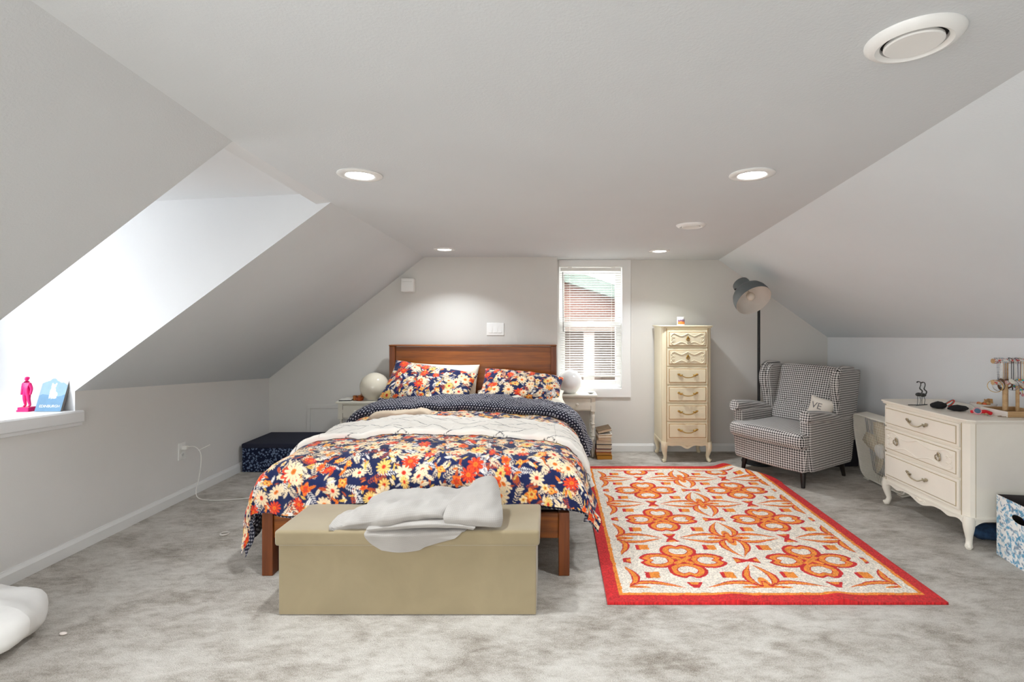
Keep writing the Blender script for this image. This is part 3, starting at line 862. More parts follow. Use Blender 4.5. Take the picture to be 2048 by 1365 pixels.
# ---- pillows
def pillow(name, label, w, h, t, M, m, print_=None, off=(0, 0), seed=1, nu=150, nv=110, group=None, sag=0.0, flange=.03):
    a = np.linspace(-1, 1, nu); c = np.linspace(-1, 1, nv)
    A, C = np.meshgrid(a, c)
    inset = 1 - .055 * (1 - np.abs(C) ** 2)
    inset2 = 1 - .055 * (1 - np.abs(A) ** 2)
    px = A * w / 2 * inset; pz = C * h / 2 * inset2
    th = t / 2 * (np.clip(1 - np.abs(A) ** 2.6, 0, 1) * np.clip(1 - np.abs(C) ** 2.6, 0, 1)) ** .55
    wr = fbm(px * 9 + seed, pz * 9, seed, 3) * .03 + -np.abs(fbm(px * 14 + seed, pz * 14, seed + 5, 2)) * .03
    edge = np.clip(th / (t * .2), 0, 1)
    obs = []
    pz = pz - sag * (A * .5 + .5) ** 2 * (C * .5 + .5)
    X2 = np.concatenate([px, px[::-1]]); Z2 = np.concatenate([pz, pz[::-1]])
    Y2 = np.concatenate([-th + wr * edge, (th * .8)[::-1]])
    e = np.concatenate([A, A[::-1]]); 
    P = np.stack([X2, Y2, Z2], -1).reshape(-1, 3) @ np.array(M.to_3x3()).T + np.array(M.translation)
    P = P.reshape(X2.shape + (3,))
    col = None
    if print_: col = print_(X2 + w / 2 + off[0], Z2 + h / 2 + off[1])
    loc = tuple(M.translation)
    o = grid_mesh(name, P[..., 0], P[..., 1], P[..., 2], m, None, col, loc)
    return tag(o, label, 'pillow', group)
pr2 = floral(1.4, 1.4, seed=9, scale=.92)
Rm = lambda x, y, z: Matrix.Rotation(z, 4, 'Z') @ Matrix.Rotation(x, 4, 'X') @ Matrix.Rotation(y, 4, 'Y')
M_PW = mat('pillow_white', (236, 228, 212), .85, bump=.1, bscale=40)
pillow('pillow', 'plain cream pillow propped behind the left floral pillow', .66, .42, .13, Matrix.Translation((-.985, 4.55, .712)) @ Rm(-.35, .03, 0), M_PW, seed=5)
pillow('pillow', 'plain cream pillow lying flat beneath the right floral pillow', .80, .42, .14, Matrix.Translation((-.27, 4.41, .634)) @ Rm(-1.45, 0, 0), M_PW, seed=6)
pillow('floral_pillow', 'navy floral pillow leaning against the left half of the headboard', .77, .44, .19, Matrix.Translation((-1.065, 4.40, .725)) @ Rm(-.72, .21, .06), M_FLO, pr2, (0, 0), 3)
pillow('floral_pillow', 'navy floral pillow leaning against the right half of the headboard', .73, .42, .18, Matrix.Translation((-.255, 4.40, .712)) @ Rm(-.85, .07, -.05), M_FLO, pr2, (.5, .6), 7, sag=.05)

# ---- beige storage bench with thrown waffle blanket
def mat_velvet(name, c):
    t = NT(name); co = t.coord(); c = lin(c)
    f = t.noise(t.mapping(co, (1, 1, 1)), 5, 4, .6, .6)
    t.color(t.ramp(f, [(.3, tuple(x * .88 for x in c)), (.7, c)])); t.set(.8, 0, .2, .5); return t.m
M_VEL = mat_velvet('beige_velvet', (160, 145, 114))
bench = thing('storage_bench', 'beige velvet storage bench standing at the foot of the bed', 'bench', (-.634, 2.38, 0))
MB().rbox(-.573, .573, -.158, .158, .002, .318, .006, 10).build('body', M_VEL, bench)
q = MB().rbox(-.588, .588, -.168, .166, .31, .380, .014, 12); q.build('lid', M_VEL, bench)
def mat_waffle():
    t = NT('waffle_cotton'); uv = t.n('ShaderNodeTexCoord').outputs['UV']
    sp = t.n('ShaderNodeSeparateXYZ'); t.L.new(uv, sp.inputs[0])
    g = []
    for k in (0, 1):
        fr = t.math('FRACT', t.math('MULTIPLY', sp.outputs[k], 1 / .0085))
        g.append(t.math('LESS_THAN', fr, .24))
    line = t.math('MAXIMUM', g[0], g[1])
    f = t.noise(t.coord(), 6, 3)
    base = t.ramp(f, [(.3, lin((166, 161, 155))), (.7, lin((182, 177, 171)))])
    t.color(t.mix(t.math('MULTIPLY', line, .30), base, lin((146, 142, 137))))
    t.bump(line, .35, .003); t.set(.9, 0, .15, .2); return t.m
M_WAF = mat_waffle()
thr = thing('throw_blanket', 'pale grey waffle throw blanket heaped on the beige bench', 'blanket', (-.60, 2.40, .38))
def cloth(name, outline, nu=110, nv=70, seed=1, solid=.006, amp=.02):
    """outline: list of rows; each row is a list of (x,y,z) control points from left to right"""
    rows = [np.array(r, float) for r in outline]
    a = np.linspace(0, 1, nu); t = np.linspace(0, 1, nv)
    def cr(P, u):
        n_ = len(P) - 1; x = u * n_; i = np.clip(x.astype(int), 0, n_ - 1); f = (x - i)[:, None]
        p0 = P[np.maximum(i - 1, 0)]; p1 = P[i]; p2 = P[i + 1]; p3 = P[np.minimum(i + 2, n_)]
        return .5 * (2 * p1 + (p2 - p0) * f + (2 * p0 - 5 * p1 + 4 * p2 - p3) * f * f + (3 * p1 - p0 - 3 * p2 + p3) * f ** 3)
    R = np.stack([cr(r, a) for r in rows], 0)
    G = np.stack([cr(R[:, k, :], t) for k in range(nu)], 1)
    X, Y, Z = G[..., 0], G[..., 1], G[..., 2]
    N = normals(X, Y, Z); N *= np.sign(N[..., 2].mean())
    du = np.cumsum(np.hypot(np.hypot(np.gradient(X, axis=1), np.gradient(Y, axis=1)), np.gradient(Z, axis=1)), axis=1)
    dv = np.cumsum(np.hypot(np.hypot(np.gradient(X, axis=0), np.gradient(Y, axis=0)), np.gradient(Z, axis=0)), axis=0)
    D = amp * (fbm(du * 7 + seed, dv * 9, seed, 3) + .6 * fbm(du * 4 + dv * 12, dv * 3, seed + 3, 2))
    X, Y, Z = X + N[..., 0] * D, Y + N[..., 1] * D, Z + N[..., 2] * D
    return grid_mesh(name, X, Y, Z, M_WAF, thr, None, (-.60, 2.40, .38), solid, (du, dv))
# main heap: front row -> over the top -> back
cloth('fold', [
    [(-.975, 2.228, .386), (-.90, 2.215, .372), (-.75, 2.212, .384), (-.55, 2.222, .410), (-.38, 2.222, .402), (-.25, 2.226, .395)],
    [(-.985, 2.24, .395), (-.92, 2.215, .404), (-.75, 2.208, .432), (-.55, 2.214, .452), (-.38, 2.216, .440), (-.245, 2.225, .425)],
    [(-.965, 2.31, .405), (-.90, 2.295, .432), (-.75, 2.285, .468), (-.55, 2.285, .482), (-.38, 2.285, .480), (-.25, 2.295, .470)],
    [(-.945, 2.37, .40), (-.87, 2.37, .452), (-.75, 2.37, .488), (-.55, 2.37, .500), (-.38, 2.37, .518), (-.265, 2.38, .525)],
    [(-.93, 2.42, .394), (-.84, 2.43, .452), (-.72, 2.43, .49), (-.55, 2.43, .502), (-.38, 2.425, .522), (-.285, 2.425, .532)],
    [(-.92, 2.44, .386), (-.83, 2.46, .42), (-.70, 2.465, .45), (-.55, 2.465, .45), (-.38, 2.46, .46), (-.29, 2.455, .46)],
], 190, 120, 3, .006, .085)
cloth('folded_flap', [
    [(-.455, 2.203, .412), (-.40, 2.205, .402), (-.33, 2.208, .398), (-.255, 2.214, .396), (-.222, 2.232, .392)],
    [(-.470, 2.202, .450), (-.41, 2.204, .446), (-.33, 2.206, .444), (-.250, 2.214, .440), (-.212, 2.240, .425)],
    [(-.450, 2.262, .494), (-.40, 2.272, .494), (-.33, 2.275, .496), (-.262, 2.285, .490), (-.218, 2.300, .465)],
    [(-.400, 2.345, .514), (-.37, 2.355, .524), (-.33, 2.365, .538), (-.275, 2.375, .540), (-.238, 2.370, .510)],
    [(-.360, 2.400, .520), (-.35, 2.412, .536), (-.32, 2.418, .548), (-.285, 2.425, .552), (-.258, 2.42, .530)],
], 70, 60, 25, .006, .035)
cloth('hanging_corner', [
    [(-.74, 2.200, .300), (-.66, 2.196, .292), (-.58, 2.196, .300), (-.54, 2.198, .318), (-.42, 2.20, .352)],
    [(-.80, 2.203, .335), (-.70, 2.196, .330), (-.60, 2.194, .340), (-.52, 2.198, .352), (-.40, 2.20, .366)],
    [(-.82, 2.205, .372), (-.70, 2.196, .374), (-.60, 2.196, .380), (-.50, 2.198, .384), (-.38, 2.205, .386)],
    [(-.80, 2.25, .392), (-.70, 2.25, .396), (-.60, 2.25, .396), (-.50, 2.25, .396), (-.36, 2.25, .394)],
], 80, 50, 12, .008, .014)
cloth('middle_fold', [
    [(-.80, 2.206, .376), (-.66, 2.198, .394), (-.52, 2.198, .402), (-.40, 2.206, .394), (-.34, 2.21, .384)],
    [(-.81, 2.202, .392), (-.66, 2.190, .412), (-.52, 2.192, .420), (-.40, 2.200, .410), (-.33, 2.205, .398)],
    [(-.80, 2.24, .408), (-.66, 2.235, .424), (-.52, 2.235, .430), (-.40, 2.235, .422), (-.33, 2.24, .41)],
], 80, 36, 15, .010, .012)

# ---- rug
def rug_print(X, Y, w, l, cx, cy):
    """X,Y metres from the near-left corner of the rug"""
    WH, RD, OR, OR2 = [np.array(lin(c)) for c in ((232, 221, 206), (204, 44, 46), (236, 142, 56), (232, 110, 36))]
    jx = X + .010 * fbm(X * 30, Y * 30, 3, 2); jy = Y + .010 * fbm(X * 30 + 9, Y * 30, 7, 2)
    c = np.empty(X.shape + (3,)); c[:] = WH
    p, q = .693, .557
    def cell(ox_, oy_):
        u = (jx - ox_) / p; v = (jy - oy_) / q
        return (u - np.round(u)) * .62, (v - np.round(v)) * .62
    # B: pointed almond crosses
    a, b_ = cell(cx + p / 2, cy + q / 2)
    for (s, t) in ((a, b_), (b_, a)):
        r = np.abs(s); tt = np.clip(r / .27, 0, 1)
        wd = .078 * np.sin(PI * np.clip(tt, 0, 1) ** .75) + 1e-4
        k = np.abs(t) / wd
        m = (r < .27) & (k < 1.0)
        c[m & (k > .50)] = RD
        c[m & (k > .58)] = OR
        c[m & (k > .87)] = RD
    r = np.hypot(a, b_); th = np.arctan2(b_, a)
    rp = .070 + .030 * np.cos(4 * th) + .012 * np.cos(8 * th)
    c[r < rp] = OR; c[(r < rp) & (np.abs(r - .62 * rp) < .006)] = RD
    c[(np.abs(np.abs(a) - np.abs(b_)) < .006) & (r < .07) & (r > .02)] = RD
    # A: quatrefoils of heart petals
    a, b_ = cell(cx, cy)
    aa_, ab_ = np.abs(a), np.abs(b_)
    s_, t_ = np.maximum(aa_, ab_), np.minimum(aa_, ab_)
    e_ = np.sqrt(((s_ - .120 + .05 * np.exp(-(t_ / .018) ** 2) * (s_ > .13) * .5) / .086) ** 2 + (t_ / .083) ** 2)
    c[e_ < 1.10] = RD; c[e_ < .90] = OR; c[e_ < .60] = RD; c[e_ < .54] = WH
    r = np.hypot(a, b_)
    x_ = (np.minimum(np.abs(a - b_), np.abs(a + b_)) < .020) & (r < .062); c[x_] = OR
    c[(np.abs(np.minimum(np.abs(a - b_), np.abs(a + b_)) - .023) < .004) & (r < .062)] = RD
    # small lozenges on the diagonals and red bow ties between quatrefoils
    for sx in (-1, 1):
        for sy in (-1, 1):
            d = np.maximum(np.abs(a - sx * .172), np.abs(b_ - sy * .172)); c[d < .033] = OR
            c[(d < .033) & ((a - sx * .172) < -.014)] = RD
    a2, b2 = cell(cx + p / 2, cy)
    for (s, t) in ((a2, b2), cell(cx, cy + q / 2)[::-1]):
        m = (np.abs(s) < .060) & (np.abs(t) < .012 + .45 * np.abs(s)); c[m] = RD
        c[m & (np.abs(s) > .035) & (np.abs(t) < .45 * np.abs(s) - .004)] = OR
    e = np.minimum(np.minimum(jx, w - jx), np.minimum(jy, l - jy))
    c[e < .125] = WH; c[e < .082] = OR; c[e < .062] = RD
    c *= (1 + .75 * (vnoise(X * 240, Y * 240, 4) - .5) + .30 * fbm(X * 50, Y * 50, 6))[..., None]
    return c
RX0, RX1, RY0, RY1 = .265, 1.836, 2.303, 4.445
nx, ny = 420, 570
U, V = np.meshgrid(np.linspace(0, 1, nx), np.linspace(0, 1, ny))
Xr = RX0 + (RX1 - RX0) * U + .02 * (V) ; Yr = RY0 + (RY1 - RY0) * V
Xl = U * (RX1 - RX0); Yl = V * (RY1 - RY0)
Zr = .012 + .004 * fbm(Xr * 5, Yr * 5, 2)
Zr = Zr + .014 * np.exp(-((Xr - 1.36) / .05) ** 2 - ((Yr - 2.30) / .10) ** 2) + .012 * np.exp(-((Xr - .86) / .06) ** 2 - ((Yr - 2.30) / .10) ** 2)
# far right corner pushed up by the chair leg
cd = np.exp(-(((Xr - 1.72) * .8 + (Yr - 4.25) * .55) / .10) ** 2) * np.clip((Xr - 1.35) / .3, 0, 1) * np.clip((Yr - 3.95) / .25, 0, 1)
Zr = Zr + .040 * cd
push = np.clip((Xr - 1.45) / .4, 0, 1) * np.clip((Yr - 4.0) / .45, 0, 1)
Xr = Xr - .16 * push; Yr = Yr - .12 * push * np.clip((Xl - 1.2) / .3, 0, 1)
Yr = Yr + .012 * np.sin(Xl * 5) * np.clip(1 - V * 6, 0, 1) * 0
M_RUG = mat_attr('rug_wool', .95, .9, 330, .1, .1)
col = rug_print(Xl, Yl, RX1 - RX0, RY1 - RY0, .714 - RX0, 2.706 - RY0)
# closed pad: top sheet with skirts down to the carpet
def skirt(A, z=False):
    B = np.pad(A, 1, mode='edge')
    return B
Xs, Ys = skirt(Xr), skirt(Yr); Zs = skirt(Zr); cs = np.pad(col, ((1, 1), (1, 1), (0, 0)), mode='edge')
Zs[0, :] = Zs[-1, :] = .001; Zs[:, 0] = Zs[:, -1] = .001
o = grid_mesh('area_rug', Xs, Ys, Zs, M_RUG, None, cs, (1.05, 3.37, 0)); tag(o, 'red orange and cream patterned rug lying on the carpet right of the bed', 'rug')
# ================================================================== furniture on the right and the nightstands
M_CREAM = mat('cream_paint', (233, 222, 192), .38, var=.03, vscale=4)
M_IVORY = mat('ivory_paint', (243, 237, 224), .38, var=.03, vscale=4)
M_GOLD = mat('gold_trim', (170, 124, 46), .45, .3, var=.1)
M_BRASS = mat('antique_brass', (196, 158, 84), .3, .85, var=.1)
M_PEWTER = mat('worn_brass', (176, 164, 138), .35, .8, var=.15)
M_IVGROOVE = mat('ivory_groove', (186, 170, 138), .5, var=.05)

def arc_pts(cx, cz, r, a0, a1, n=8): return [(cx + r * math.cos(a0 + (a1 - a0) * i / n), cz + r * math.sin(a0 + (a1 - a0) * i / n)) for i in range(n + 1)]

def bail(name, parent, x, y, z, w, m):
    """bail pull: sagging bar between two leaf rosettes; front faces -y"""
    q = MB()
    h = w / 2
    pts = [(x - h, y - .006, z + .006), (x - h * .8, y - .016, z + .004), (x - h * .45, y - .020, z - .010), (x, y - .021, z - .014), (x + h * .45, y - .020, z - .010), (x + h * .8, y - .016, z + .004), (x + h, y - .006, z + .006)]
    q.tube(smooth_path(pts, 4), .004, 6)
    for s in (-1, 1):
        for (dx, dz, a, l) in ((0, .004, .2, .016), (.012, .002, -.5, .013), (-.012, .008, 2.2, .013), (.0, -.004, 3.6, .012), (-.02, .012, 2.6, .010)):
            c = (x + s * (h * .92 + dx * -1), y - .005, z + .004 + dz)
            M = Matrix.Translation(c) @ Matrix.Rotation(-s * a, 4, 'Y')
            q.ball((0, 0, 0), (l * .95, .005, .0056), 8, 5, M)
    return q.build(name, m, parent, weld=False)

def ring_pull(name, parent, x, y, z, r, m):
    q = MB()
    q.ball((x, y - .006, z + r * .7), (.012, .006, .014), 10, 6)
    q.ball((x, y - .010, z + r * 1.25), (.007, .005, .009), 8, 5)
    q.tube([(x + r * math.sin(a), y - .012 - .003 * math.cos(a), z - r * .1 + r * .9 * math.cos(a)) for a in [2 * PI * i / 20 for i in range(20)]], .003, 6, closed=True)
    for s in (-1, 1): q.ball((x + s * r * .8, y - .012, z - r * .35), (.006, .005, .008), 8, 5)
    return q.build(name, m, parent, weld=False)

def drawer(parent, x0, x1, z0, z1, y, m, mg, carved, mh, npull=1):
    """raised-panel drawer front, front face towards -y"""
    d = MB().box(x0, x1, y - .014, y + .004, z0, z1).build('drawer', m, parent, bevel=.003, smooth=False)
    a = .019
    q = MB()   # painted groove round the panel
    for (u0, u1, v0, v1) in ((x0 + a - .004, x1 - a + .004, z0 + a - .004, z0 + a), (x0 + a - .004, x1 - a + .004, z1 - a, z1 - a + .004), (x0 + a - .004, x0 + a, z0 + a, z1 - a), (x1 - a, x1 - a + .004, z0 + a, z1 - a)):
        q.box(u0, u1, y - .0165, y - .013, v0, v1)
    q.build('panel_groove', mg, d, smooth=False)
    MB().box(x0 + a, x1 - a, y - .020, y - .013, z0 + a, z1 - a).build('panel', m, d, bevel=.0035, smooth=False)
    cx, cz = (x0 + x1) / 2, (z0 + z1) / 2
    if carved:
        q = MB(); w = (x1 - x0) / 2 - a - .012; h = (z1 - z0) / 2 - a - .006; yy = y - .021
        for s in (-1, 1):
            for t in (-1, 1):
                pts = [(cx, cz + t * h * .98), (cx + s * w * .16, cz + t * h * .72), (cx + s * w * .38, cz + t * h * .5), (cx + s * w * .6, cz + t * h * .72), (cx + s * w * .82, cz + t * h * .98), (cx + s * w * .98, cz + t * h * .62), (cx + s * w * .9, cz + t * h * .34), (cx + s * w * .97, cz + t * h * .08)]
                q.tube(smooth_path([(px, yy, pz) for px, pz in pts], 4), [.0042] * (len(pts) * 4 - 3), 6)
                sp = [(cx + s * (w * .84 + .011 * (1 - i / 11) * math.cos(i * .75)), yy, cz + t * h * .3 + t * .011 * (1 - i / 11) * math.sin(i * .75)) for i in range(12)]
                q.tube(sp, .003, 5)
        q.build('carving', m, d, weld=False)
    if npull == 1:
        if carved: ring_pull('handle', d, cx, y - .02, cz, .016, mh)
        else: bail('handle', d, cx, y - .02, cz, min(.15, (x1 - x0) * .40), mh)
    else:
        for s in (-1, 1): ring_pull('handle', d, cx + s * (x1 - x0) * .29, y - .02, cz, .020, mh)
    return d

def cabriole(parent, x, y, ztop, sx, sy, m, s=1.0):
    q = MB()
    dx, dy = sx * .7, sy * .7
    p = [(0, 0, 0.0), (.002, 0, 0.004)]
    prof = [(0.004, ztop + .01, .030), (.010, ztop * .86, .031), (.012, ztop * .68, .027), (.004, ztop * .48, .021), (-.004, ztop * .30, .0165), (.002, ztop * .17, .0165), (.012, ztop * .08, .020), (.014, .0115, .0185), (.014, 0.001, .012)]
    pts = [(x + dx * o * s, y + dy * o * s, z) for o, z, r in prof]
    q.tube(pts, [r * s for o, z, r in prof], 12)
    # scroll toe
    for k in (-1, 1):
        q.tube([(x + dx * (.022 * s) + k * dy * .008 + .009 * s * (1 - i / 9) * math.cos(i * .8) * dx, y + dy * (.022 * s) - k * dx * .008 + .009 * s * (1 - i / 9) * math.cos(i * .8) * dy, .018 * s + .010 * s * (1 - i / 9) * math.sin(i * .8)) for i in range(10)], .004 * s, 6)
    return q.build('leg', m, parent, weld=False)

def french_chest(name, label, cat, loc, rz, W, D, H, rows, m, mg, mh, group=None, foot=.17, top_t=.022, ch=.035, carved=(0, 1), two=()):
    t = thing(name, label, cat, loc, rz, group)
    hw, hd = W / 2, D / 2
    zb = foot
    # carcass: chamfered front corners; front face at y=-hd
    poly = [(-hw, hd), (-hw, -hd + ch * .9), (-hw + .010, -hd + ch * .45), (-hw + ch, -hd), (hw - ch, -hd), (hw - .010, -hd + ch * .45), (hw, -hd + ch * .9), (hw, hd)]
    q = MB(); q.prism(poly, zb, H - top_t, 'xy'); q.build('body', m, t, bevel=.003, smooth=False)
    # fluted corner lines
    for s in (-1, 1):
        q = MB()
        q.tube([(s * (hw - ch - .001), -hd - .001, zb + .01), (s * (hw - ch - .001), -hd - .001, H - top_t - .004)], .0024, 6)
        q.tube([(s * (hw - .001), -hd + ch * .95, zb + .01), (s * (hw - .001), -hd + ch * .95, H - top_t - .004)], .0022, 6)
        q.build('corner_line', mg, t, weld=False)
    e = .018
    def topoly(g):
        return [(-hw - g, hd + .0), (-hw - g, -hd + ch * .8 - g * .4), (-hw + ch * .35 - g * .7, -hd + ch * .1 - g * .7), (-hw + ch * 1.2, -hd - g), (hw - ch * 1.2, -hd - g), (hw - ch * .35 + g * .7, -hd + ch * .1 - g * .7), (hw + g, -hd + ch * .8 - g * .4), (hw + g, hd + .0)]
    q = MB(); q.prism(topoly(e), H - .012, H, 'xy'); o = q.build('top', m, t, bevel=.004, smooth=False)
    q = MB(); q.prism(topoly(e * .45), H - top_t - .002, H - .012, 'xy'); q.build('moulding', m, o, bevel=.004, smooth=False)
    fx = hw - ch - .006
    for i, (z0, z1) in enumerate(rows):
        drawer(t, -fx, fx, z0, z1, -hd, m, mg, i in carved, mh, 2 if i in two else 1)
    # base moulding and scalloped apron
    q = MB(); q.prism([(p[0] * 1.012, p[1] - .004) for p in poly], zb - .004, zb + .012, 'xy'); q.build('base_moulding', m, t, bevel=.003, smooth=False)
    aw = hw - .012
    n = 40; lower = []
    for i in range(n + 1):
        u = -1 + 2 * i / n; a_ = abs(u)
        d = .020 + .030 * (0.5 + 0.5 * math.cos(PI * min(1, a_ / .34))) + .016 * max(0, 1 - abs(a_ - .62) / .16) ** 1.0 * (1 if W > .6 else .4) + .045 * max(0, (a_ - .82) / .18) ** 1.6
        lower.append((u * aw, zb - d))
    q = MB(); q.prism([(-aw, zb)] + lower + [(aw, zb)], -hd + .002, -hd + .018, 'xz'); ap = q.build('apron', m, t, bevel=.002, smooth=False)
    q = MB()
    for s in (-1, 1):
        sp = [(s * (.030 + .014 * (1 - i / 11) * math.cos(i * .7)), -hd + .001, zb - .022 + .011 * (1 - i / 11) * math.sin(i * .7)) for i in range(12)]
        q.tube(sp, .003, 5)
        q.ball((s * .014, -hd + .001, zb - .022), (.012, .003, .005), 8, 5)
    q.ball((0, -hd + .001, zb - .024), (.008, .005, .008), 8, 5); q.build('carving', m, ap, weld=False)
    # side aprons
    for s in (-1, 1):
        lo = []
        for i in range(17):
            u = -1 + 2 * i / 16; lo.append((u * (hd - .01), zb - .014 - .05 * max(0, (abs(u) - .6) / .4) ** 1.5))
        q = MB(); q.prism([(-hd + .01, zb)] + lo + [(hd - .01, zb)], s * hw - .008 - (.008 if s > 0 else -.008), s * hw - (.002 if s > 0 else -.002) , 'yz'); q.build('side_apron', m, t, smooth=False)
    for sx in (-1, 1):
        cabriole(t, sx * (hw - .028), -hd + .028, zb, sx, -1, m)
        cabriole(t, sx * (hw - .028), hd - .032, zb, sx, .2, m)
    return t

# tall lingerie chest
rows = []
zt = 1.222
for i in range(6):
    h_ = .166; rows.append((zt - h_ + .004, zt - .006)); zt -= .1685
tall = french_chest('tall_chest', 'tall narrow cream chest of six drawers with gold trim against the back wall', 'chest of drawers', (1.262, 4.785, 0), 0, .452, .37, 1.262, rows, M_CREAM, M_GOLD, M_BRASS, foot=.175)
# wide ivory dresser against the right wall
rows = [(.575, .712), (.398, .562), (.212, .385)]
dres = french_chest('low_dresser', 'wide ivory three drawer dresser standing against the right wall', 'dresser', (2.605, 3.215, 0), -PI / 2, .74, .45, .745, rows, M_IVORY, M_IVGROOVE, M_PEWTER, foot=.175, ch=.045, carved=(1,), two=(1,))

# candle jar on the tall chest
t = thing('candle_jar', 'small white candle jar with purple and orange label on the tall cream chest', 'candle', (1.235, 4.72, 1.2621))
MB().lathe([(.0001, 0), (.034, 0), (.036, .004), (.036, .078), (.033, .080), (.032, .076), (.032, .06), (.0001, .058)], 24).build('jar', mat('jar_white', (240, 238, 234), .3), t)
def mat_label():
    t_ = NT('jar_label'); co = t_.coord(); sp = t_.n('ShaderNodeSeparateXYZ'); t_.L.new(co, sp.inputs[0])
    f = t_.math('ADD', t_.math('MULTIPLY', sp.outputs[2], 12.0), t_.math('MULTIPLY', t_.noise(co, 60, 3), .35))
    t_.color(t_.ramp(f, [(.25, lin((226, 80, 30))), (.5, lin((244, 150, 60))), (.72, lin((96, 64, 120))), (.95, lin((238, 236, 232)))])); t_.set(.5); return t_.m
q = MB(); seg = [(-2.6 + i * .12) for i in range(18)]
vs = []; 
for a in seg:
    for z in (.012, .066): vs.append((.0366 * math.cos(a), .0366 * math.sin(a), z))
q.add(vs, [(2 * i, 2 * i + 2, 2 * i + 3, 2 * i + 1) for i in range(len(seg) - 1)]); q.build('label', mat_label(), t)

# ---------------------------------------------------------- floor lamp
M_LAMP = mat('lamp_grey', (98, 104, 106), .5, .2, var=.04)
M_POLE = mat('pole_black', (26, 27, 28), .45, .2)
fl = thing('floor_lamp', 'dark grey floor lamp with a big dome shade beside the tall cream chest', 'floor lamp', (1.925, 4.61, 0))
MB().lathe([(.0001, .001), (.150, .001), (.152, .006), (.148, .016), (.03, .022), (.012, .03)], 36).build('base', M_POLE, fl)
MB().tube([(0, 0, .02), (0, 0, 1.56)], .0125, 12).build('pole', M_POLE, fl)
Hd = Vector((-.168, -.30, 0.165 + 1.315))      # centre of the shade mouth (local to the lamp)
aim = Vector((.20, -.72, -.66)).normalized()
zax = -aim; xax = Vector((1, 0, 0)); xax = (xax - zax * xax.dot(zax)).normalized(); yax = zax.cross(xax)
SM = Matrix.Translation(Hd) @ Matrix(((xax.x, yax.x, zax.x, 0), (xax.y, yax.y, zax.y, 0), (xax.z, yax.z, zax.z, 0), (0, 0, 0, 1)))
prof = [(.157, 0), (.1575, .03), (.152, .07), (.138, .105), (.115, .132), (.085, .150), (.070, .156)]
q = MB(); q.cur = 0
q.lathe(prof, 48, SM, cap=False)
q.lathe([(.070, .156), (.073, .158), (.075, .225), (.073, .237), (.063, .243), (.0001, .244)], 40, SM, cap=False)
sh = q.build('shade', M_LAMP, fl)
q = MB(); q.lathe([(.1545, .001), (.155, .03), (.1495, .07), (.1355, .104), (.1125, .130), (.06, .148), (.0001, .150)], 48, SM, cap=False)
q.lathe([(.157, 0), (.1545, .001)], 48, SM, cap=False)
q.build('shade_lining', mat('lamp_lining', (222, 216, 208), .5), sh)
q = MB(); q.lathe([(.016, .125), (.017, .10), (.014, .095)], 14, SM); 
q.lathe([(.014, .096), (.026, .085), (.034, .066), (.036, .05), (.030, .032), (.016, .021), (.0001, .018)], 18, SM); q.build('bulb', mat('bulb_glass', (225, 215, 200), .1, spec=.8), sh)
MB().tube([SM @ Vector(p) for p in ((.074, .0, .215), (.088, 0, .21))], .006, 8).build('hinge_knob', M_POLE, fl)
MB().tube([SM @ Vector(p) for p in ((-.074, .0, .175), (-.090, 0, .175))], .006, 8).build('hinge_knob', M_POLE, fl)
q = MB(); a0 = SM @ Vector((.088, 0, .21))
q.tube(smooth_path([tuple(a0), tuple(SM @ Vector((.118, .03, .225))), (.012, -.045, 1.63), (0, 0, 1.55), (0, 0, 1.52)], 5), .0065, 8)
q.build('arm', M_POLE, fl)

# ---------------------------------------------------------- wing chair
def mat_hound():
    t = NT('houndstooth_wool'); uv = t.n('ShaderNodeTexCoord').outputs['UV']
    sp = t.n('ShaderNodeSeparateXYZ'); t.L.new(uv, sp.inputs[0])
    P = .0195
    u = t.math('MULTIPLY', sp.outputs[0], 1 / P); v = t.math('MULTIPLY', sp.outputs[1], 1 / P)
    a = t.math('LESS_THAN', t.math('FRACT', u), .5); b = t.math('LESS_THAN', t.math('FRACT', v), .5)
    tw = t.math('LESS_THAN', t.math('FRACT', t.math('MULTIPLY', t.math('ADD', u, v), 2.0)), .5)
    f = t.math('ADD', t.math('MULTIPLY', tw, a), t.math('MULTIPLY', t.math('SUBTRACT', 1.0, tw), b))
    t.color(t.mix(f, lin((222, 218, 214)), lin((26, 25, 26)))); t.bump(t.noise(t.coord(), 600, 2), .25, .002)
    t.set(.9, 0, .15, .15); return t.m
M_HND = mat_hound()
M_LEG = mat('chair_leg_black', (26, 20, 18), .4)
ch = thing('wing_armchair', 'black and white houndstooth wing armchair in the right corner of the room', 'armchair', (2.075, 4.285, 0), math.radians(-58)); ch.scale = (.955, .955, .955)
def cushion(name, x0, x1, y0, y1, z0, z1, r, M=None, uvrot=0, puff=0.0, par=None):
    q = MB().rbox(x0, x1, y0, y1, z0, z1, r, 8)
    if puff:
        cx, cy = (x0 + x1) / 2, (y0 + y1) / 2
        q.v = [(x, y, z + puff * math.cos(min(1, abs((x - cx) / (x1 - x0) * 2)) * PI / 2) * math.cos(min(1, abs((y - cy) / (y1 - y0) * 2)) * PI / 2) * (1 if z > (z0 + z1) / 2 else 0)) for x, y, z in q.v]
    o = q.build(name, M_HND, par or ch, uv=True)
    if M is not None: o.data.transform(M)
    return o
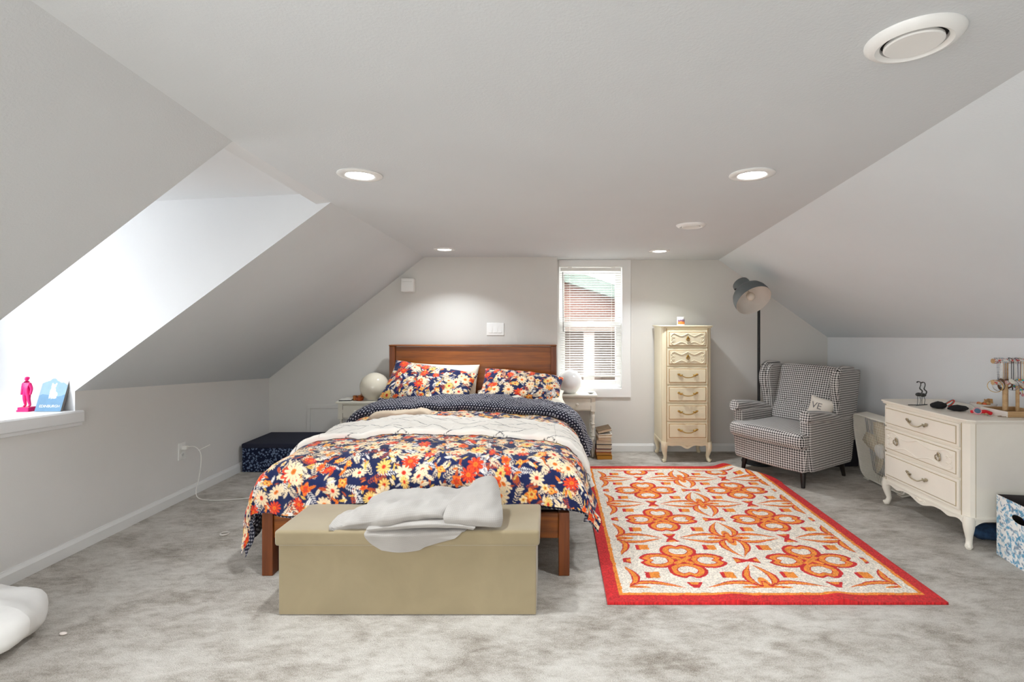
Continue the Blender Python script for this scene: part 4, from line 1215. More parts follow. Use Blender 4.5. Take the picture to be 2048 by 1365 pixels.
# seat base: slightly tapering box with a bowed front
q = MB().rbox(-.355, .355, -.365, .33, .135, .335, .028, 10)
q.v = [(x * (.93 + .07 * (z - .135) / .2), y - (.030 * (1 - (x / .36) ** 2) if y < -.2 else 0), z) for x, y, z in q.v]
q.build('seat_base', M_HND, ch, uv=True)
q = MB().rbox(-.36, .36, -.425, -.16, .330, .455, .05, 10)
q.v = [(x, y - (.022 * (1 - (x / .36) ** 2) if y < -.3 else 0), z + (.012 * (1 - (x / .36) ** 2) if z > .4 else 0)) for x, y, z in q.v]
cu = MB(); cu.v = q.v; cu.f = q.f; cu.mi = q.mi
q2 = MB().rbox(-.275, .275, -.30, .20, .332, .462, .045, 8)
cu.add(q2.v, q2.f); cu.build('seat_cushion', M_HND, ch, uv=True)
# arms, wings
for s in (-1, 1):
    x0, x1 = (.275, .365) if s > 0 else (-.365, -.275)
    q = MB()
    outer = [(-.335, .30), (-.345, .56), (-.20, .565), (0.05, .545), (.30, .54), (.30, .14), (-.30, .14)]
    q.prism(outer, x0, x1, 'yz')
    o = q.build('arm', M_HND, ch, uv=True, bevel=.02, bseg=3)
    q = MB()
    path = [(s * .338, -.352, .592), (s * .338, -.34, .594), (s * .336, -.15, .576), (s * .333, .02, .548), (s * .330, .14, .528)]
    pts = smooth_path(path, 6)
    q.tube(pts, [.049] * (len(pts) - 7) + [.048, .046, .044, .042, .039, .036, .032], 18)
    q.build('arm_roll', M_HND, o, uv=True)
    # wing panel, flaring outwards with height
    wing = [(.30, .30), (.13, .50), (.105, .58), (.100, .64), (.090, .70), (.070, .77), (.062, .83), (.075, .89), (.105, .935), (.16, .955), (.24, .955), (.32, .948), (.42, .93)]
    q = MB(); q.prism(wing, x0 + s * .0, x1 - s * .012, 'yz')
    q.v = [(x + s * max(0, (z - .56)) * .05, y, z) for x, y, z in q.v]
    wg = q.build('wing', M_HND, ch, uv=True, bevel=.022, bseg=3)
    q = MB(); edge = smooth_path([(s * (.33 + max(0, z - .56) * .05), y + .006, z) for y, z in wing[1:12]], 4)
    q.tube(edge, [.022 + .014 * math.sin(PI * min(1, i / (len(edge) - 1) * 1.1)) for i in range(len(edge))], 14)
    q.build('wing_roll', M_HND, wg, uv=True)
# back
bkM = Matrix.Translation((0, .245, .675)) @ Matrix.Rotation(-.335, 4, 'X')
q = MB().rbox(-.292, .292, -.075, .075, -.275, .275, .045, 10)
def bow(p):
    x, y, z = p
    dimp = sum(math.exp(-((x - bx) ** 2 + (z + .075) ** 2) / .0009) for bx in (-.15, 0, .15)) * .022
    crease = .010 * math.exp(-((z + .075) / .03) ** 2)
    f = 1 if y < 0 else 0
    return (x, y - f * .028 * math.cos(x / .30 * PI / 2) * (1 - (z / .34) ** 2) + f * (dimp + crease), z + .018 * math.cos(x / .30 * PI / 2) * (1 if z > .1 else 0) )
q.v = [bow(p) for p in q.v]
o = q.build('backrest', M_HND, ch, uv=True); o.data.transform(bkM)
for bx in (-.15, 0, .15):
    o2 = MB().ball((bx, -.082, -.075), (.012, .006, .012), 10, 6).build('button', M_HND, o, uv=True); o2.data.transform(bkM)
# rear shell
q = MB(); q.prism([(.30, .14), (.345, .14), (.47, .935), (.36, .945), (.25, .5)], -.345, .345, 'yz')
q.v = [(x * (1 + max(0, z - .56) * .12), y, z) for x, y, z in q.v]
q.build('back_panel', M_HND, ch, uv=True, bevel=.02, bseg=3)
for sx in (-1, 1):
    for y, sl in ((-.285, -.02), (.285, .03)):
        q = MB(); q.tube([(sx * .275, y, .14), (sx * (.275 + .012), y + sl, .001)], [.026, .015], 10); q.build('leg', M_LEG, ch)
# LOVE cushion
pl = thing('lumbar_cushion', 'small cream cushion with grey VE lettering tucked behind the near arm of the houndstooth armchair', 'cushion', (2.085 + .955 * (.222 * .53 + .05 * .85), 4.285 + .955 * (-.222 * .85 + .05 * .53), .585), math.radians(-46))
a_ = np.linspace(-1, 1, 40); c_ = np.linspace(-1, 1, 26); A, C = np.meshgrid(a_, c_)
th = .048 * (np.clip(1 - np.abs(A) ** 3, 0, 1) * np.clip(1 - np.abs(C) ** 3, 0, 1)) ** .6
XX = A * .095 * (1 - .05 * (1 - C ** 2)); ZZ = C * .085 * (1 - .06 * (1 - A ** 2))
X_ = np.concatenate([XX, XX[::-1]]); Y_ = np.concatenate([-th, th[::-1]]); Z_ = np.concatenate([ZZ, ZZ[::-1]])
M_CUS = mat('cushion_linen', (226, 218, 206), .9, bump=.3, bscale=300)
LM = Matrix.Rotation(.20, 4, 'Y') @ Matrix.Rotation(-.28, 4, 'X')
o = grid_mesh('cushion_cover', X_, Y_, Z_, M_CUS, pl); o.data.transform(LM)
o = text_mesh('lettering', 'VE', .074, mat('letter_grey', (128, 124, 122), .9), pl, LM @ Matrix.Translation((-.025, -.0492, .005)) @ Matrix.Rotation(PI / 2, 4, 'X'), .0012)
# wrap the letters onto the cushion face
for v in o.data.vertices:
    p = LM.inverted() @ v.co
    aa, cc = p.x / .095, p.z / .085
    t_ = .048 * (max(0, 1 - abs(aa) ** 3) * max(0, 1 - abs(cc) ** 3)) ** .6
    p.y = -t_ - .001 + (p.y + .0492) ; v.co = LM @ p

# ---------------------------------------------------------- box fan, leaning on the right wall
M_FAN = mat('fan_white', (232, 228, 216), .4)
fan = thing('box_fan', 'off white box fan leaning against the right wall behind the ivory dresser', 'fan', (2.655, 3.92, .008), PI / 2)
fan.rotation_euler = (0.16, 0, -PI / 2)
def rrect(w, h, r, n=6):
    out = []
    for cx, cz, a in ((w - r, h - r, 0), (-w + r, h - r, PI / 2), (-w + r, -h + r, PI), (w - r, -h + r, 1.5 * PI)):
        out += [(cx + r * math.cos(a + PI / 2 * i / n), cz + r * math.sin(a + PI / 2 * i / n)) for i in range(n + 1)]
    return out
FW, FHh = .27, .27; cz0 = FHh + .01
q = MB(); out = rrect(FW, FHh, .075); inn = rrect(FW - .012, FHh - .012, .065); k = len(out)
vs = []
for y in (-.05, .05):
    vs += [(x, y, z + cz0) for x, z in out] + [(x, y, z + cz0) for x, z in inn]
fs = []
for i in range(k):
    j = (i + 1) % k
    fs += [(i, j, k + j, k + i), (2 * k + i, 3 * k + i, 3 * k + j, 2 * k + j), (i, 2 * k + i, 2 * k + j, j), (k + i, k + j, 3 * k + j, 3 * k + i)]
q.add(vs, fs); q.build('housing', M_FAN, fan, smooth=False, bevel=.004)
def grille(y, n=25):
    q = MB()
    def half(x, w, h, r):
        d = abs(x) - (w - r)
        return h if d <= 0 else h - r + math.sqrt(max(0, r * r - d * d))
    for i in range(1, n):
        x = -FW + .012 + (2 * FW - .024) * i / n
        hh = half(x, FW - .012, FHh - .012, .065); q.tube([(x, y, cz0 - hh), (x, y, cz0 + hh)], .0015, 5, cap=False)
        q.tube([(-half(x, FHh - .012, FW - .012, .065), y + .002, cz0 + x), (half(x, FHh - .012, FW - .012, .065), y + .002, cz0 + x)], .0011, 5, cap=False)
    return q.build('grille', M_FAN, fan, weld=False)
grille(-.046); grille(.046, 9)
q = MB(); q.lathe([(.0001, -.03), (.05, -.03), (.055, -.02), (.055, .03), (.0001, .03)], 20, Matrix.Translation((0, 0, cz0)) @ Matrix.Rotation(PI / 2, 4, 'X')); q.build('motor_hub', mat('hub_white', (236, 234, 230), .4), fan)
M_BLD = mat('fan_blade', (214, 200, 170), .35)
for kk in range(5):
    q = MB(); R_ = Matrix.Translation((0, 0, cz0)) @ Matrix.Rotation(kk * 2 * PI / 5, 4, 'Y')
    P = []
    for i in range(7):
        r = .05 + .18 * i / 6; wd = .035 + .06 * math.sin(PI * (.25 + .6 * i / 6))
        P.append(((-wd * .6, -.014, r), (wd * .6, .016, r)))
    vs = [p for pr_ in P for p in pr_]
    q.add(vs, [(2 * i, 2 * i + 1, 2 * i + 3, 2 * i + 2) for i in range(6)], R_); q.build('blade', M_BLD, fan, solid=.002)
for s in (-1, 1): MB().box(s * .2 - .03, s * .2 + .03, -.055, .055, .001, .011).build('foot', M_FAN, fan, bevel=.003)

# dark storage bin in the corner behind the chair
t = thing('storage_bin', 'dark storage bin with pale lid in the corner behind the houndstooth armchair', 'storage bin', (2.60, 4.66, 0), .08)
MB().rbox(-.15, .15, -.20, .20, .001, .245, .012, 3).build('bin', mat('bin_dark', (34, 32, 40), .7, var=.3, vscale=9), t)
MB().rbox(-.158, .158, -.208, .208, .243, .268, .008, 3).build('lid', mat('lid_pale', (196, 192, 186), .5), t)

# ---------------------------------------------------------- nightstands
M_NS = mat('nightstand_white', (228, 224, 210), .45, var=.04)
M_WEAR = mat('paint_wear', (70, 52, 40), .8)
def nightstand(loc, W, D, H, label):
    t = thing('nightstand', label, 'nightstand', loc, 0, 'painted nightstands')
    hw, hd = W / 2, D / 2
    MB().box(-hw, hw, -hd, hd, H - .020, H).build('top', M_NS, t, bevel=.005, smooth=False)
    a = .018; az = H - .155
    q = MB(); q.box(-hw + a, hw - a, hd - a - .014, hd - a, az, H - .02); q.box(-hw + a + .008, -hw + a + .022, -hd + a + .02, hd - a, az, H - .02); q.box(hw - a - .022, hw - a - .008, -hd + a + .02, hd - a, az, H - .02)
    q.box(-hw + a + .03, hw - a - .03, -hd + a + .006, -hd + a + .02, H - .034, H - .02); q.box(-hw + a + .03, hw - a - .03, -hd + a + .006, -hd + a + .02, az, az + .010)
    q.build('apron', M_NS, t, smooth=False, bevel=.001)
    d = MB().box(-hw + a + .042, hw - a - .042, -hd + a, -hd + a + .02, az + .012, H - .036).build('drawer', M_NS, t, bevel=.002, smooth=False)
    MB().lathe([(.006, 0), (.006, .010), (.0135, .018), (.0145, .024), (.010, .030), (.0001, .032)], 16, Matrix.Translation((0, -hd + a, (az + H - .026) / 2)) @ Matrix.Rotation(PI / 2, 4, 'X')).build('knob', M_NS, d)
    for sx in (-1, 1):
        for sy in (-1, 1):
            x, y = sx * (hw - a - .021), sy * (hd - a - .021)
            q = MB(); q.box(x - .021, x + .021, y - .021, y + .021, az - .005, H - .02)
            q.box(x - .017, x + .017, y - .017, y + .017, .105, .15)
            L = az - .005 - .15
            pr_ = [(.014, 0), (.018, .012), (.019, .03), (.012, .045), (.017, .055), (.012, .065), (.011, .12), (.014, L * .42), (.018, L * .50), (.013, L * .54), (.018, L * .58), (.012, L * .62), (.014, L * .75), (.018, L * .86), (.011, L * .90), (.017, L * .94), (.014, L)]
            q.lathe([(r, .15 + z) for r, z in pr_], 14, Matrix.Translation((x, y, 0)))
            q.lathe([(.011, .001), (.015, .012), (.018, .05), (.014, .09), (.017, .105)], 14, Matrix.Translation((x, y, 0)))
            q.build('leg', M_NS, t, weld=False)
    MB().box(-hw + a + .005, hw - a - .005, -hd + a + .005, hd - a - .005, .112, .127).build('shelf', M_NS, t, bevel=.003, smooth=False)
    q = MB()
    for x in (hw - a - .043, -hw + a + .041):
        q.box(x, x + .0025, -hd + a - .0006, -hd + a + .004, H - .075, H - .038); q.box(x, x + .0020, -hd + a - .0006, -hd + a + .004, az + .01, az + .05)
    q.build('worn_paint', M_WEAR, t, smooth=False)
    return t
nightstand((.258, 4.87, 0), .385, .25, .600, 'white painted nightstand with turned legs under the window right of the bed')
nightstand((-1.735, 4.58, 0), .36, .25, .585, 'off white painted nightstand with turned legs left of the bed')

M_GLOBE = mat('globe_cream', (240, 232, 212), .12, var=.01, spec=.6)
M_GLOBE2 = mat('globe_white', (243, 243, 243), .15, var=.01, spec=.6)
def globe(loc, r, m, label):
    t = thing('globe_lamp', label, 'table lamp', loc, 0, 'glass globe lamps')
    pr_ = [(r * .50, .004)] + [(r * math.sin(a), r * .93 - r * math.cos(a)) for a in [PI * (.20 + .8 * i / 18) for i in range(18)]] + [(.0001, r * 1.93)]
    MB().lathe(pr_, 40).build('globe', m, t)
    MB().lathe([(r * .52, .001), (r * .54, .003), (r * .50, .010), (.0001, .010)], 32).build('base', mat('globe_base', (238, 238, 234), .4), t)
    return t
globe((-1.604, 4.57, .5852), .128, M_GLOBE, 'cream glass globe lamp on the nightstand left of the bed')
globe((.195, 4.88, .6002), .118, M_GLOBE2, 'white glass globe lamp on the nightstand below the window')

# small things on the nightstands
t = thing('tablet', 'white cased tablet lying on the left nightstand edge', 'tablet', (-1.845, 4.53, .5852), .15)
MB().rbox(-.055, .055, -.05, .05, .001, .009, .004, 2).build('case', mat('tablet_dark', (40, 38, 40), .4), t)
MB().rbox(-.053, .053, -.048, .048, .0085, .0115, .0015, 2).build('cover', mat('tablet_white', (226, 222, 214), .5), t)
t = thing('amber_dish', 'amber glass candle dish on the left nightstand beside the cream globe lamp', 'candle dish', (-1.722, 4.52, .5852))
M_AMB = mat('amber_glass', (176, 74, 24), .12, var=.25, vscale=30, spec=.7)
MB().lathe([(.0001, .001), (.030, .001), (.034, .006), (.036, .034), (.031, .034), (.029, .012), (.0001, .010)], 20).build('dish', M_AMB, t)
MB().lathe([(.014, .011), (.015, .046), (.0001, .046)], 14).build('candle', mat('candle_amber', (196, 110, 50), .5), t)
t = thing('amber_votive', 'small brown glass votive at the left of the amber dish', 'candle dish', (-1.768, 4.535, .5852))
MB().lathe([(.0001, .001), (.017, .001), (.020, .042), (.016, .042), (.014, .01), (.0001, .008)], 16).build('cup', mat('votive_brown', (184, 112, 50), .2, spec=.6), t)
t = thing('incense_cone', 'tall tan cone standing behind the amber dish', 'ornament', (-1.735, 4.62, .5852))
MB().lathe([(.0001, .001), (.017, .001), (.013, .05), (.004, .098), (.0001, .1)], 14).build('cone', mat('cone_tan', (206, 150, 110), .6), t)
t = thing('oval_gadget', 'small white oval gadget on the right nightstand edge', 'gadget', (.395, 4.83, .6002))
q = MB().ball((0, 0, .012), (.034, .02, .0115), 16, 8); q.build('shell', mat('gadget_white', (225, 225, 226), .3), t)
MB().ball((0, -.012, .008), (.020, .009, .005), 12, 6).build('band', mat('gadget_grey', (120, 122, 124), .4), t)
t = thing('paper_stack', 'white paper stack lying on the lower shelf of the right nightstand', 'papers', (.27, 4.875, .1272), .05)
MB().box(-.10, .10, -.07, .07, .0, .05).build('sheets', mat('paper_white', (228, 226, 222), .7, var=.03), t, bevel=.002)
MB().box(-.098, .098, -.068, .068, .05, .054).build('top_sheet', mat('paper_grey', (196, 198, 200), .6), t)
t = thing('black_case', 'small black case beside the papers on the right nightstand shelf', 'case', (.385, 4.80, .1272), .1)
MB().rbox(-.018, .018, -.02, .02, 0, .036, .005, 2).build('case_body', mat('case_black', (24, 24, 26), .5), t)

# stack of books on the floor beside the right nightstand
bx, by = .514, 4.80
bk = [  # thickness, width, depth, cover, label
    (.038, .140, .20, (196, 132, 36), 'mustard yellow book at the very bottom of the floor stack'),
    (.028, .138, .20, (214, 150, 70), 'light orange book second from the bottom of the floor stack'),
    (.032, .146, .21, (150, 34, 30), 'dark red covered book third from the bottom of the floor stack'),
    (.044, .146, .21, (40, 38, 40), 'thick black covered book in the middle of the floor stack'),
    (.036, .142, .20, (196, 178, 160), 'beige covered book above the thick black book'),
    (.026, .120, .19, (206, 172, 134), 'tan paperback second from the top of the floor stack'),
    (.030, .132, .19, (232, 224, 212), 'cream paperback near the top of the floor stack'),
]
z = .001
M_PAGE = mat('book_pages', (226, 210, 182), .85, var=.05, vscale=60)
proto = None
for i, (th_, w_, d_, c_, lab) in enumerate(bk):
    t = thing('book', lab, 'book', (bx + random.uniform(-.006, .006), by + random.uniform(-.004, .004), z), random.uniform(-.06, .06), 'books stacked on the floor')
    q = MB(); q.box(-w_ / 2, w_ / 2, -d_ / 2, d_ / 2, 0, .004); q.box(-w_ / 2, w_ / 2, -d_ / 2, d_ / 2, th_ - .0045, th_ - .0005); q.box(-w_ / 2, -w_ / 2 + .003, -d_ / 2, d_ / 2, 0, th_ - .0005)
    if i < 2: q.box(-w_ / 2, w_ / 2, -d_ / 2, -d_ / 2 + .003, 0, th_ - .0005)
    q.build('cover', mat('book_cover_' + 'abcdefgh'[i], c_, .55), t, weld=False, smooth=False)
    MB().box(-w_ / 2 + .003, w_ / 2 - .004, -d_ / 2 + .004, d_ / 2 - .003, .004, th_ - .0045).build('pages', M_PAGE, t, smooth=False)
    z += th_ + .0004
t = thing('book', 'open topped brown book leaning up at the top of the floor stack', 'book', (bx, by, z + .002), .05, 'books stacked on the floor')
t.rotation_euler = (0, -.22, .05); t.location = (bx, by, z + .0155)
q = MB(); q.box(-.066, .066, -.09, .09, 0, .0025); q.box(-.066, .066, -.09, .09, .0225, .025); q.build('cover', mat('book_cover_brown', (104, 84, 60), .6, var=.3, vscale=40), t, weld=False, smooth=False)
MB().box(-.062, .062, -.087, .087, .0025, .0225).build('pages', M_PAGE, t, smooth=False)

# ---------------------------------------------------------- navy storage ottoman in the left corner
def mat_navy_floral():
    t_ = NT('navy_floral'); co = t_.coord()
    v = t_.n('ShaderNodeTexVoronoi'); t_.L.new(co, v.inputs['Vector']); v.inputs['Scale'].default_value = 52
    v2 = t_.n('ShaderNodeTexVoronoi'); t_.L.new(co, v2.inputs['Vector']); v2.inputs['Scale'].default_value = 22
    d = v.outputs['Distance']; d2 = v2.outputs['Distance']
    m1 = t_.math('MULTIPLY', t_.math('LESS_THAN', d, .42), t_.math('GREATER_THAN', d, .17))
    m2 = t_.math('MULTIPLY', t_.math('LESS_THAN', d2, .26), t_.math('GREATER_THAN', d2, .10))
    t_.color(t_.mix(t_.math('MULTIPLY', t_.math('MAXIMUM', m1, m2), .75), lin((24, 32, 58)), lin((128, 148, 180)))); t_.set(.85, 0, .2); return t_.m
ot = thing('storage_ottoman', 'navy storage ottoman with small pale flower print in the left corner', 'ottoman', (-2.295, 4.535, 0))
MB().rbox(-.36, .36, -.225, .225, .001, .208, .006, 4).build('body', mat_navy_floral(), ot)
MB().rbox(-.365, .365, -.23, .23, .206, .246, .012, 4).build('lid', mat('navy_lid', (30, 34, 54), .85, bump=.2, bscale=200), ot)
# ================================================================== small things
# sill: pink figurine and city card
Ys = 2.795
zs = zsill(Ys)
M_PINK = mat('hot_pink', (236, 20, 120), .35, var=.04)
fg = thing('pink_figurine', 'hot pink plastic standing figurine on the white dormer sill', 'figurine', (-2.925, Ys, zs + .0008))
q = MB()
q.prism(rrect(.034, .026, .004, 2), 0, .010, 'xy'); q.prism(rrect(.031, .023, .004, 2), .009, .024, 'xy'); q.build('plinth', M_PINK, fg, smooth=False, bevel=.001)
me = bpy.data.meshes.new('figure'); vv = []; ee = []; rr = []
def jn(p, r, par=None):
    vv.append(p); rr.append(r)
    if par is not None: ee.append((par, len(vv) - 1))
    return len(vv) - 1
pel = jn((0, 0, .104), .0135); 
wai = jn((.001, 0, .119), .0115, pel); che = jn((.000, 0, .140), .0155, wai); nk = jn((.001, 0, .160), .0062, che); hd_ = jn((.002, -.001, .170), .006, nk)
for s, kx, kz, fx in ((-1, -.010, .066, -.008), (1, .012, .066, .018)):
    hp = jn((s * .008, 0, .096), .0098, pel); kn = jn((kx, -.002, kz), .0068, hp); an = jn((fx, .001, .032), .0045, kn); ft = jn((fx + s * .002, -.010, .027), .0042, an)
for s in (-1, 1):
    sh_ = jn((s * .018, 0, .152), .0072, che); el = jn((s * .026, .002, .124), .0052, sh_); wr_ = jn((s * .0255, -.003, .101), .0042, el); hn = jn((s * .025, -.005, .091), .0045, wr_)
me.from_pydata(vv, ee, []); o = bpy.data.objects.new('figure', me); COL.objects.link(o); o.parent = fg; me.materials.append(M_PINK)
sk = o.modifiers.new('skin', 'SKIN')
for i, d in enumerate(me.skin_vertices[0].data): d.radius = (rr[i] * 1.28, rr[i] * 1.28); d.use_root = (i == 0)
su = o.modifiers.new('sub', 'SUBSURF'); su.levels = 2; su.render_levels = 2
MB().ball((.002, -.0015, .180), (.0088, .0098, .0118), 16, 10).build('head', M_PINK, fg)
MB().ball((.002, .001, .1845), (.0105, .0108, .0085), 14, 8).build('hair', M_PINK, fg)

cd = thing('city_card', 'pale blue picture card lettered EDINBURGH leaning on the dormer wall beside the figurine', 'picture card', (-2.796, 2.782, zsill(2.782) + .001))
LM = Matrix.Rotation(-.30, 4, 'X')
def cardM(): return LM
BLU, BLD_, PAL = lin((142, 174, 198)), lin((108, 148, 180)), lin((196, 198, 200))
W_, H_ = .145, .202
q = MB().box(-W_ / 2, W_ / 2, 0, .012, 0, H_); o = q.build('panel', mat('card_edge', (120, 116, 112), .7), cd, smooth=False); o.data.transform(LM)
# printed face as one flat sheet: sky, hills and skyline painted per vertex
nx, nz = 120, 170
U, Vv = np.meshgrid(np.linspace(0, 1, nx), np.linspace(0, 1, nz))
cc = np.empty(U.shape + (3,)); cc[:] = np.array(PAL)
sky = .78 + .05 * np.sin(U * 5.2) + .10 * np.exp(-((U - .45) / .18) ** 2) + .06 * np.exp(-((U - .8) / .14) ** 2) + .05 * fbm(U * 14, U * 0, 3)
cc[Vv < sky] = np.array(BLU)
hill = .44 + .03 * np.sin(U * 7) + .04 * fbm(U * 8, U * 0 + 3, 5)
cc[Vv < hill] = np.array(BLD_)
cc *= (1 + .18 * fbm(U * 7, Vv * 9, 8))[..., None]
# a sitting dog in white: head, chest, haunches, legs
def ell(cx, cz, rx, rz): return ((U - cx) / rx) ** 2 + ((Vv - cz) / rz) ** 2 < 1
dog = ell(.47, .70, .10, .055) | ell(.44, .66, .05, .05) | ell(.48, .55, .11, .12) | ell(.56, .46, .14, .09) | ell(.42, .44, .035, .09) | ell(.50, .43, .035, .09) | ell(.60, .38, .09, .03) | ell(.40, .76, .03, .03) | ell(.55, .76, .03, .03)
cc[dog] = np.array(lin((222, 221, 220))) 
cc[(ell(.44, .67, .012, .010)) | ell(.50, .70, .010, .010)] = np.array(lin((120, 130, 140)))
o = grid_mesh('printed_face', (U - .5) * W_, np.full_like(U, -.0008), Vv * H_, mat_attr('card_print', .6, 0), cd, cc); o.data.transform(LM)
text_mesh('lettering', 'EDINBURGH', .0205, mat('letter_white', (245, 245, 245), .6), cd, LM @ Matrix.Translation((.004, -.0016, .028)) @ Matrix.Rotation(PI / 2, 4, 'X'), .0004)

# ---------------------------------------------------------- on the dresser (top z .745)
ZT = .7452
hn_ = thing('heron_ornament', 'grey metal wading bird pair ornament at the far end of the ivory dresser top', 'ornament', (2.475, 3.33, ZT))
M_IRON = mat('iron_grey', (78, 80, 80), .4, .7)
for k, (dx, dy, hh, fl_) in enumerate(((-.02, 0, 0, 1), (.018, .012, -.006, 1))):
    q = MB()
    q.ball((dx, dy, .072 + hh), (.022, .010, .013), 12, 8); q.build('bird_body', M_IRON, hn_)
    q = MB(); q.tube(smooth_path([(dx + .018, dy, .076 + hh), (dx + .024, dy, .095 + hh), (dx + .008, dy, .112 + hh), (dx + .014, dy, .135 + hh), (dx + .012, dy, .152 + hh), (dx, dy, .158 + hh), (dx - .014, dy, .152 + hh)], 5), [.004] * 12 + [.003] * 14 + [.0045] * 4 + [.0015], 7); q.build('neck', M_IRON, hn_)
    for e in (-.006, .007):
        MB().tube([(dx + e, dy, .064 + hh), (dx + e * 1.6 + .003, dy, .034), (dx + e * 1.2, dy, .003)], .0016, 6).build('leg', M_IRON, hn_)
q = MB(); q.tube(smooth_path([(-.09, .0, .003), (-.04, -.012, .004), (.0, .0, .003), (.045, .01, .003)], 5), .003, 6); q.tube([(-.05, -.02, .003), (.04, .02, .003)], .0025, 6); q.build('base', M_IRON, hn_, weld=False)

M_BLK = mat('black_cloth', (24, 24, 27), .85, bump=.3, bscale=150)
def coil(name, label, cat, loc, rx, ry, r, m, turns=2, z0=.0, grp=None):
    q = MB(); n = 26 * turns
    q.tube([(rx * math.cos(2 * PI * i / 26) * (1 - .1 * (i // 26)), ry * math.sin(2 * PI * i / 26) * (1 - .15 * (i // 26)), r + z0 + r * 1.3 * (i / 26) * .8) for i in range(n + 1)], r, 8)
    o = q.build(name, m); o.location = loc; return tag(o, label, cat, grp)
def lump(name, label, cat, loc, rx, ry, rz, m, seed):
    U, V = np.meshgrid(np.linspace(0, PI, 30), np.linspace(0, 2 * PI, 40), indexing='ij')
    R = 1 + .5 * fbm(np.cos(V) * np.sin(U) * 2.4 + 7, np.sin(V) * np.sin(U) * 2.4 + 3 + np.cos(U), seed, 3)
    X = rx * np.sin(U) * np.cos(V) * R; Y = ry * np.sin(U) * np.sin(V) * R; Z = rz * (1 + np.cos(U) * R)
    o = grid_mesh(name, X, Y, np.maximum(Z, .001), m); o.location = loc
    return tag(o, label, cat)
lump('sunglasses_pouch', 'black cloth pouch lying nearest the metal bird ornament on the dresser', 'pouch', (2.50, 3.215, ZT), .048, .04, .021, M_BLK, 4)
lump('black_scrunchie', 'black fabric bundle between the pouch and the red watch on the dresser', 'scrunchie', (2.545, 3.12, ZT), .062, .034, .018, M_BLK, 9)
rb = thing('rainbow_bracelet', 'rainbow striped band folded up behind the black pouch on the dresser', 'bracelet', (2.585, 3.25, ZT), -.5)
cols = ((214, 44, 40), (236, 120, 40), (120, 200, 60), (60, 190, 220), (50, 90, 200), (40, 24, 40))
for i, c in enumerate(cols):
    q = MB(); y0 = -.012 + i * .0045
    q.tube(smooth_path([(-.03, y0, .008), (-.005, y0, .028), (.025, y0, .05), (.032, y0, .044), (.02, y0, .022), (-.0, y0, .006)], 4), .0026, 5); q.build('stripe', mat('rainbow_' + 'abcdef'[i], c, .5), rb, weld=False)
wt = thing('red_watch', 'red strapped smart watch with pink case lying on the ivory dresser', 'watch', (2.575, 3.015, ZT), -.5)
q = MB(); q.lathe([(.0001, 0), (.019, 0), (.021, .004), (.021, .010), (.018, .012), (.0001, .012)], 28, Matrix.Translation((0, 0, .017)) @ Matrix.Rotation(1.15, 4, 'X')); q.build('case', mat('watch_pink', (226, 150, 160), .3), wt)
q = MB(); q.lathe([(.0001, .0125), (.0155, .0125)], 24, Matrix.Translation((0, 0, .017)) @ Matrix.Rotation(1.15, 4, 'X'), cap=False); q.build('dial', mat('watch_dial', (84, 116, 140), .2), wt)
q = MB(); q.tube(smooth_path([(.018, .0, .016), (.04, .006, .018), (.062, .012, .010), (.07, .014, .006)], 4), [.011] * 12 + [.006], 8); q.tube([(-.018, 0, .014), (-.03, .004, .012)], [.010, .008], 8); q.build('strap', mat('watch_red', (222, 24, 40), .5), wt, weld=False)
M_SIL = mat('silver', (196, 192, 186), .25, .9)
coil('silver_ring', 'thin silver ring lying near the watch on the ivory dresser', 'ring', (2.60, 2.955, ZT), .015, .012, .0016, M_SIL, 1)
coil('bead_bracelet', 'thin beaded bracelet lying on the dresser in front of the wooden tray', 'bracelet', (2.655, 2.93, ZT), .026, .016, .0022, mat('bead_brown', (150, 130, 110), .4), 1)
q = MB().box(-.012, .012, -.008, .008, .0005, .012); o = q.build('gold_tin', mat('tin_gold', (212, 190, 150), .3, .6), bevel=.002); o.location = (2.62, 3.0, ZT); tag(o, 'tiny gold tin beside the red watch strap', 'tin')
bo = thing('trinket_bowl', 'white trinket bowl of orange and tan bits behind the watch on the dresser', 'bowl', (2.735, 3.155, ZT))
MB().lathe([(.0001, .001), (.032, .001), (.038, .006), (.062, .030), (.068, .042), (.065, .042), (.058, .030), (.034, .010), (.0001, .009)], 36).build('bowl', mat('bowl_white', (238, 236, 232), .25), bo)
M_OB = mat('trinket_orange', (226, 110, 60), .5, var=.3, vscale=60); M_TB = mat('trinket_tan', (190, 146, 90), .5, var=.3, vscale=60)
for i in range(9):
    a = i * 2.4; r = .012 + .024 * ((i * 7) % 5) / 5
    o = MB().ball((r * math.cos(a), r * math.sin(a), .036 + .004 * (i % 3)), (.014, .010, .010), 8, 6).build('trinket', M_OB if i % 2 else M_TB, bo)
for k, (x_, y_, z_, a) in enumerate(((.012, -.012, .055, .3), (.036, .004, .056, -.4))):
    q = MB(); q.prism([(-.022, -.014), (-.010, -.006), (.0, -.012), (.022, -.014), (.020, .014), (-.004, .016), (-.012, .006), (-.022, .014)], -.004, .004, 'xz', Matrix.Translation((x_, y_, z_)) @ Matrix.Rotation(a, 4, 'Z')); q.build('hair_clip', M_TB, bo, bevel=.002)

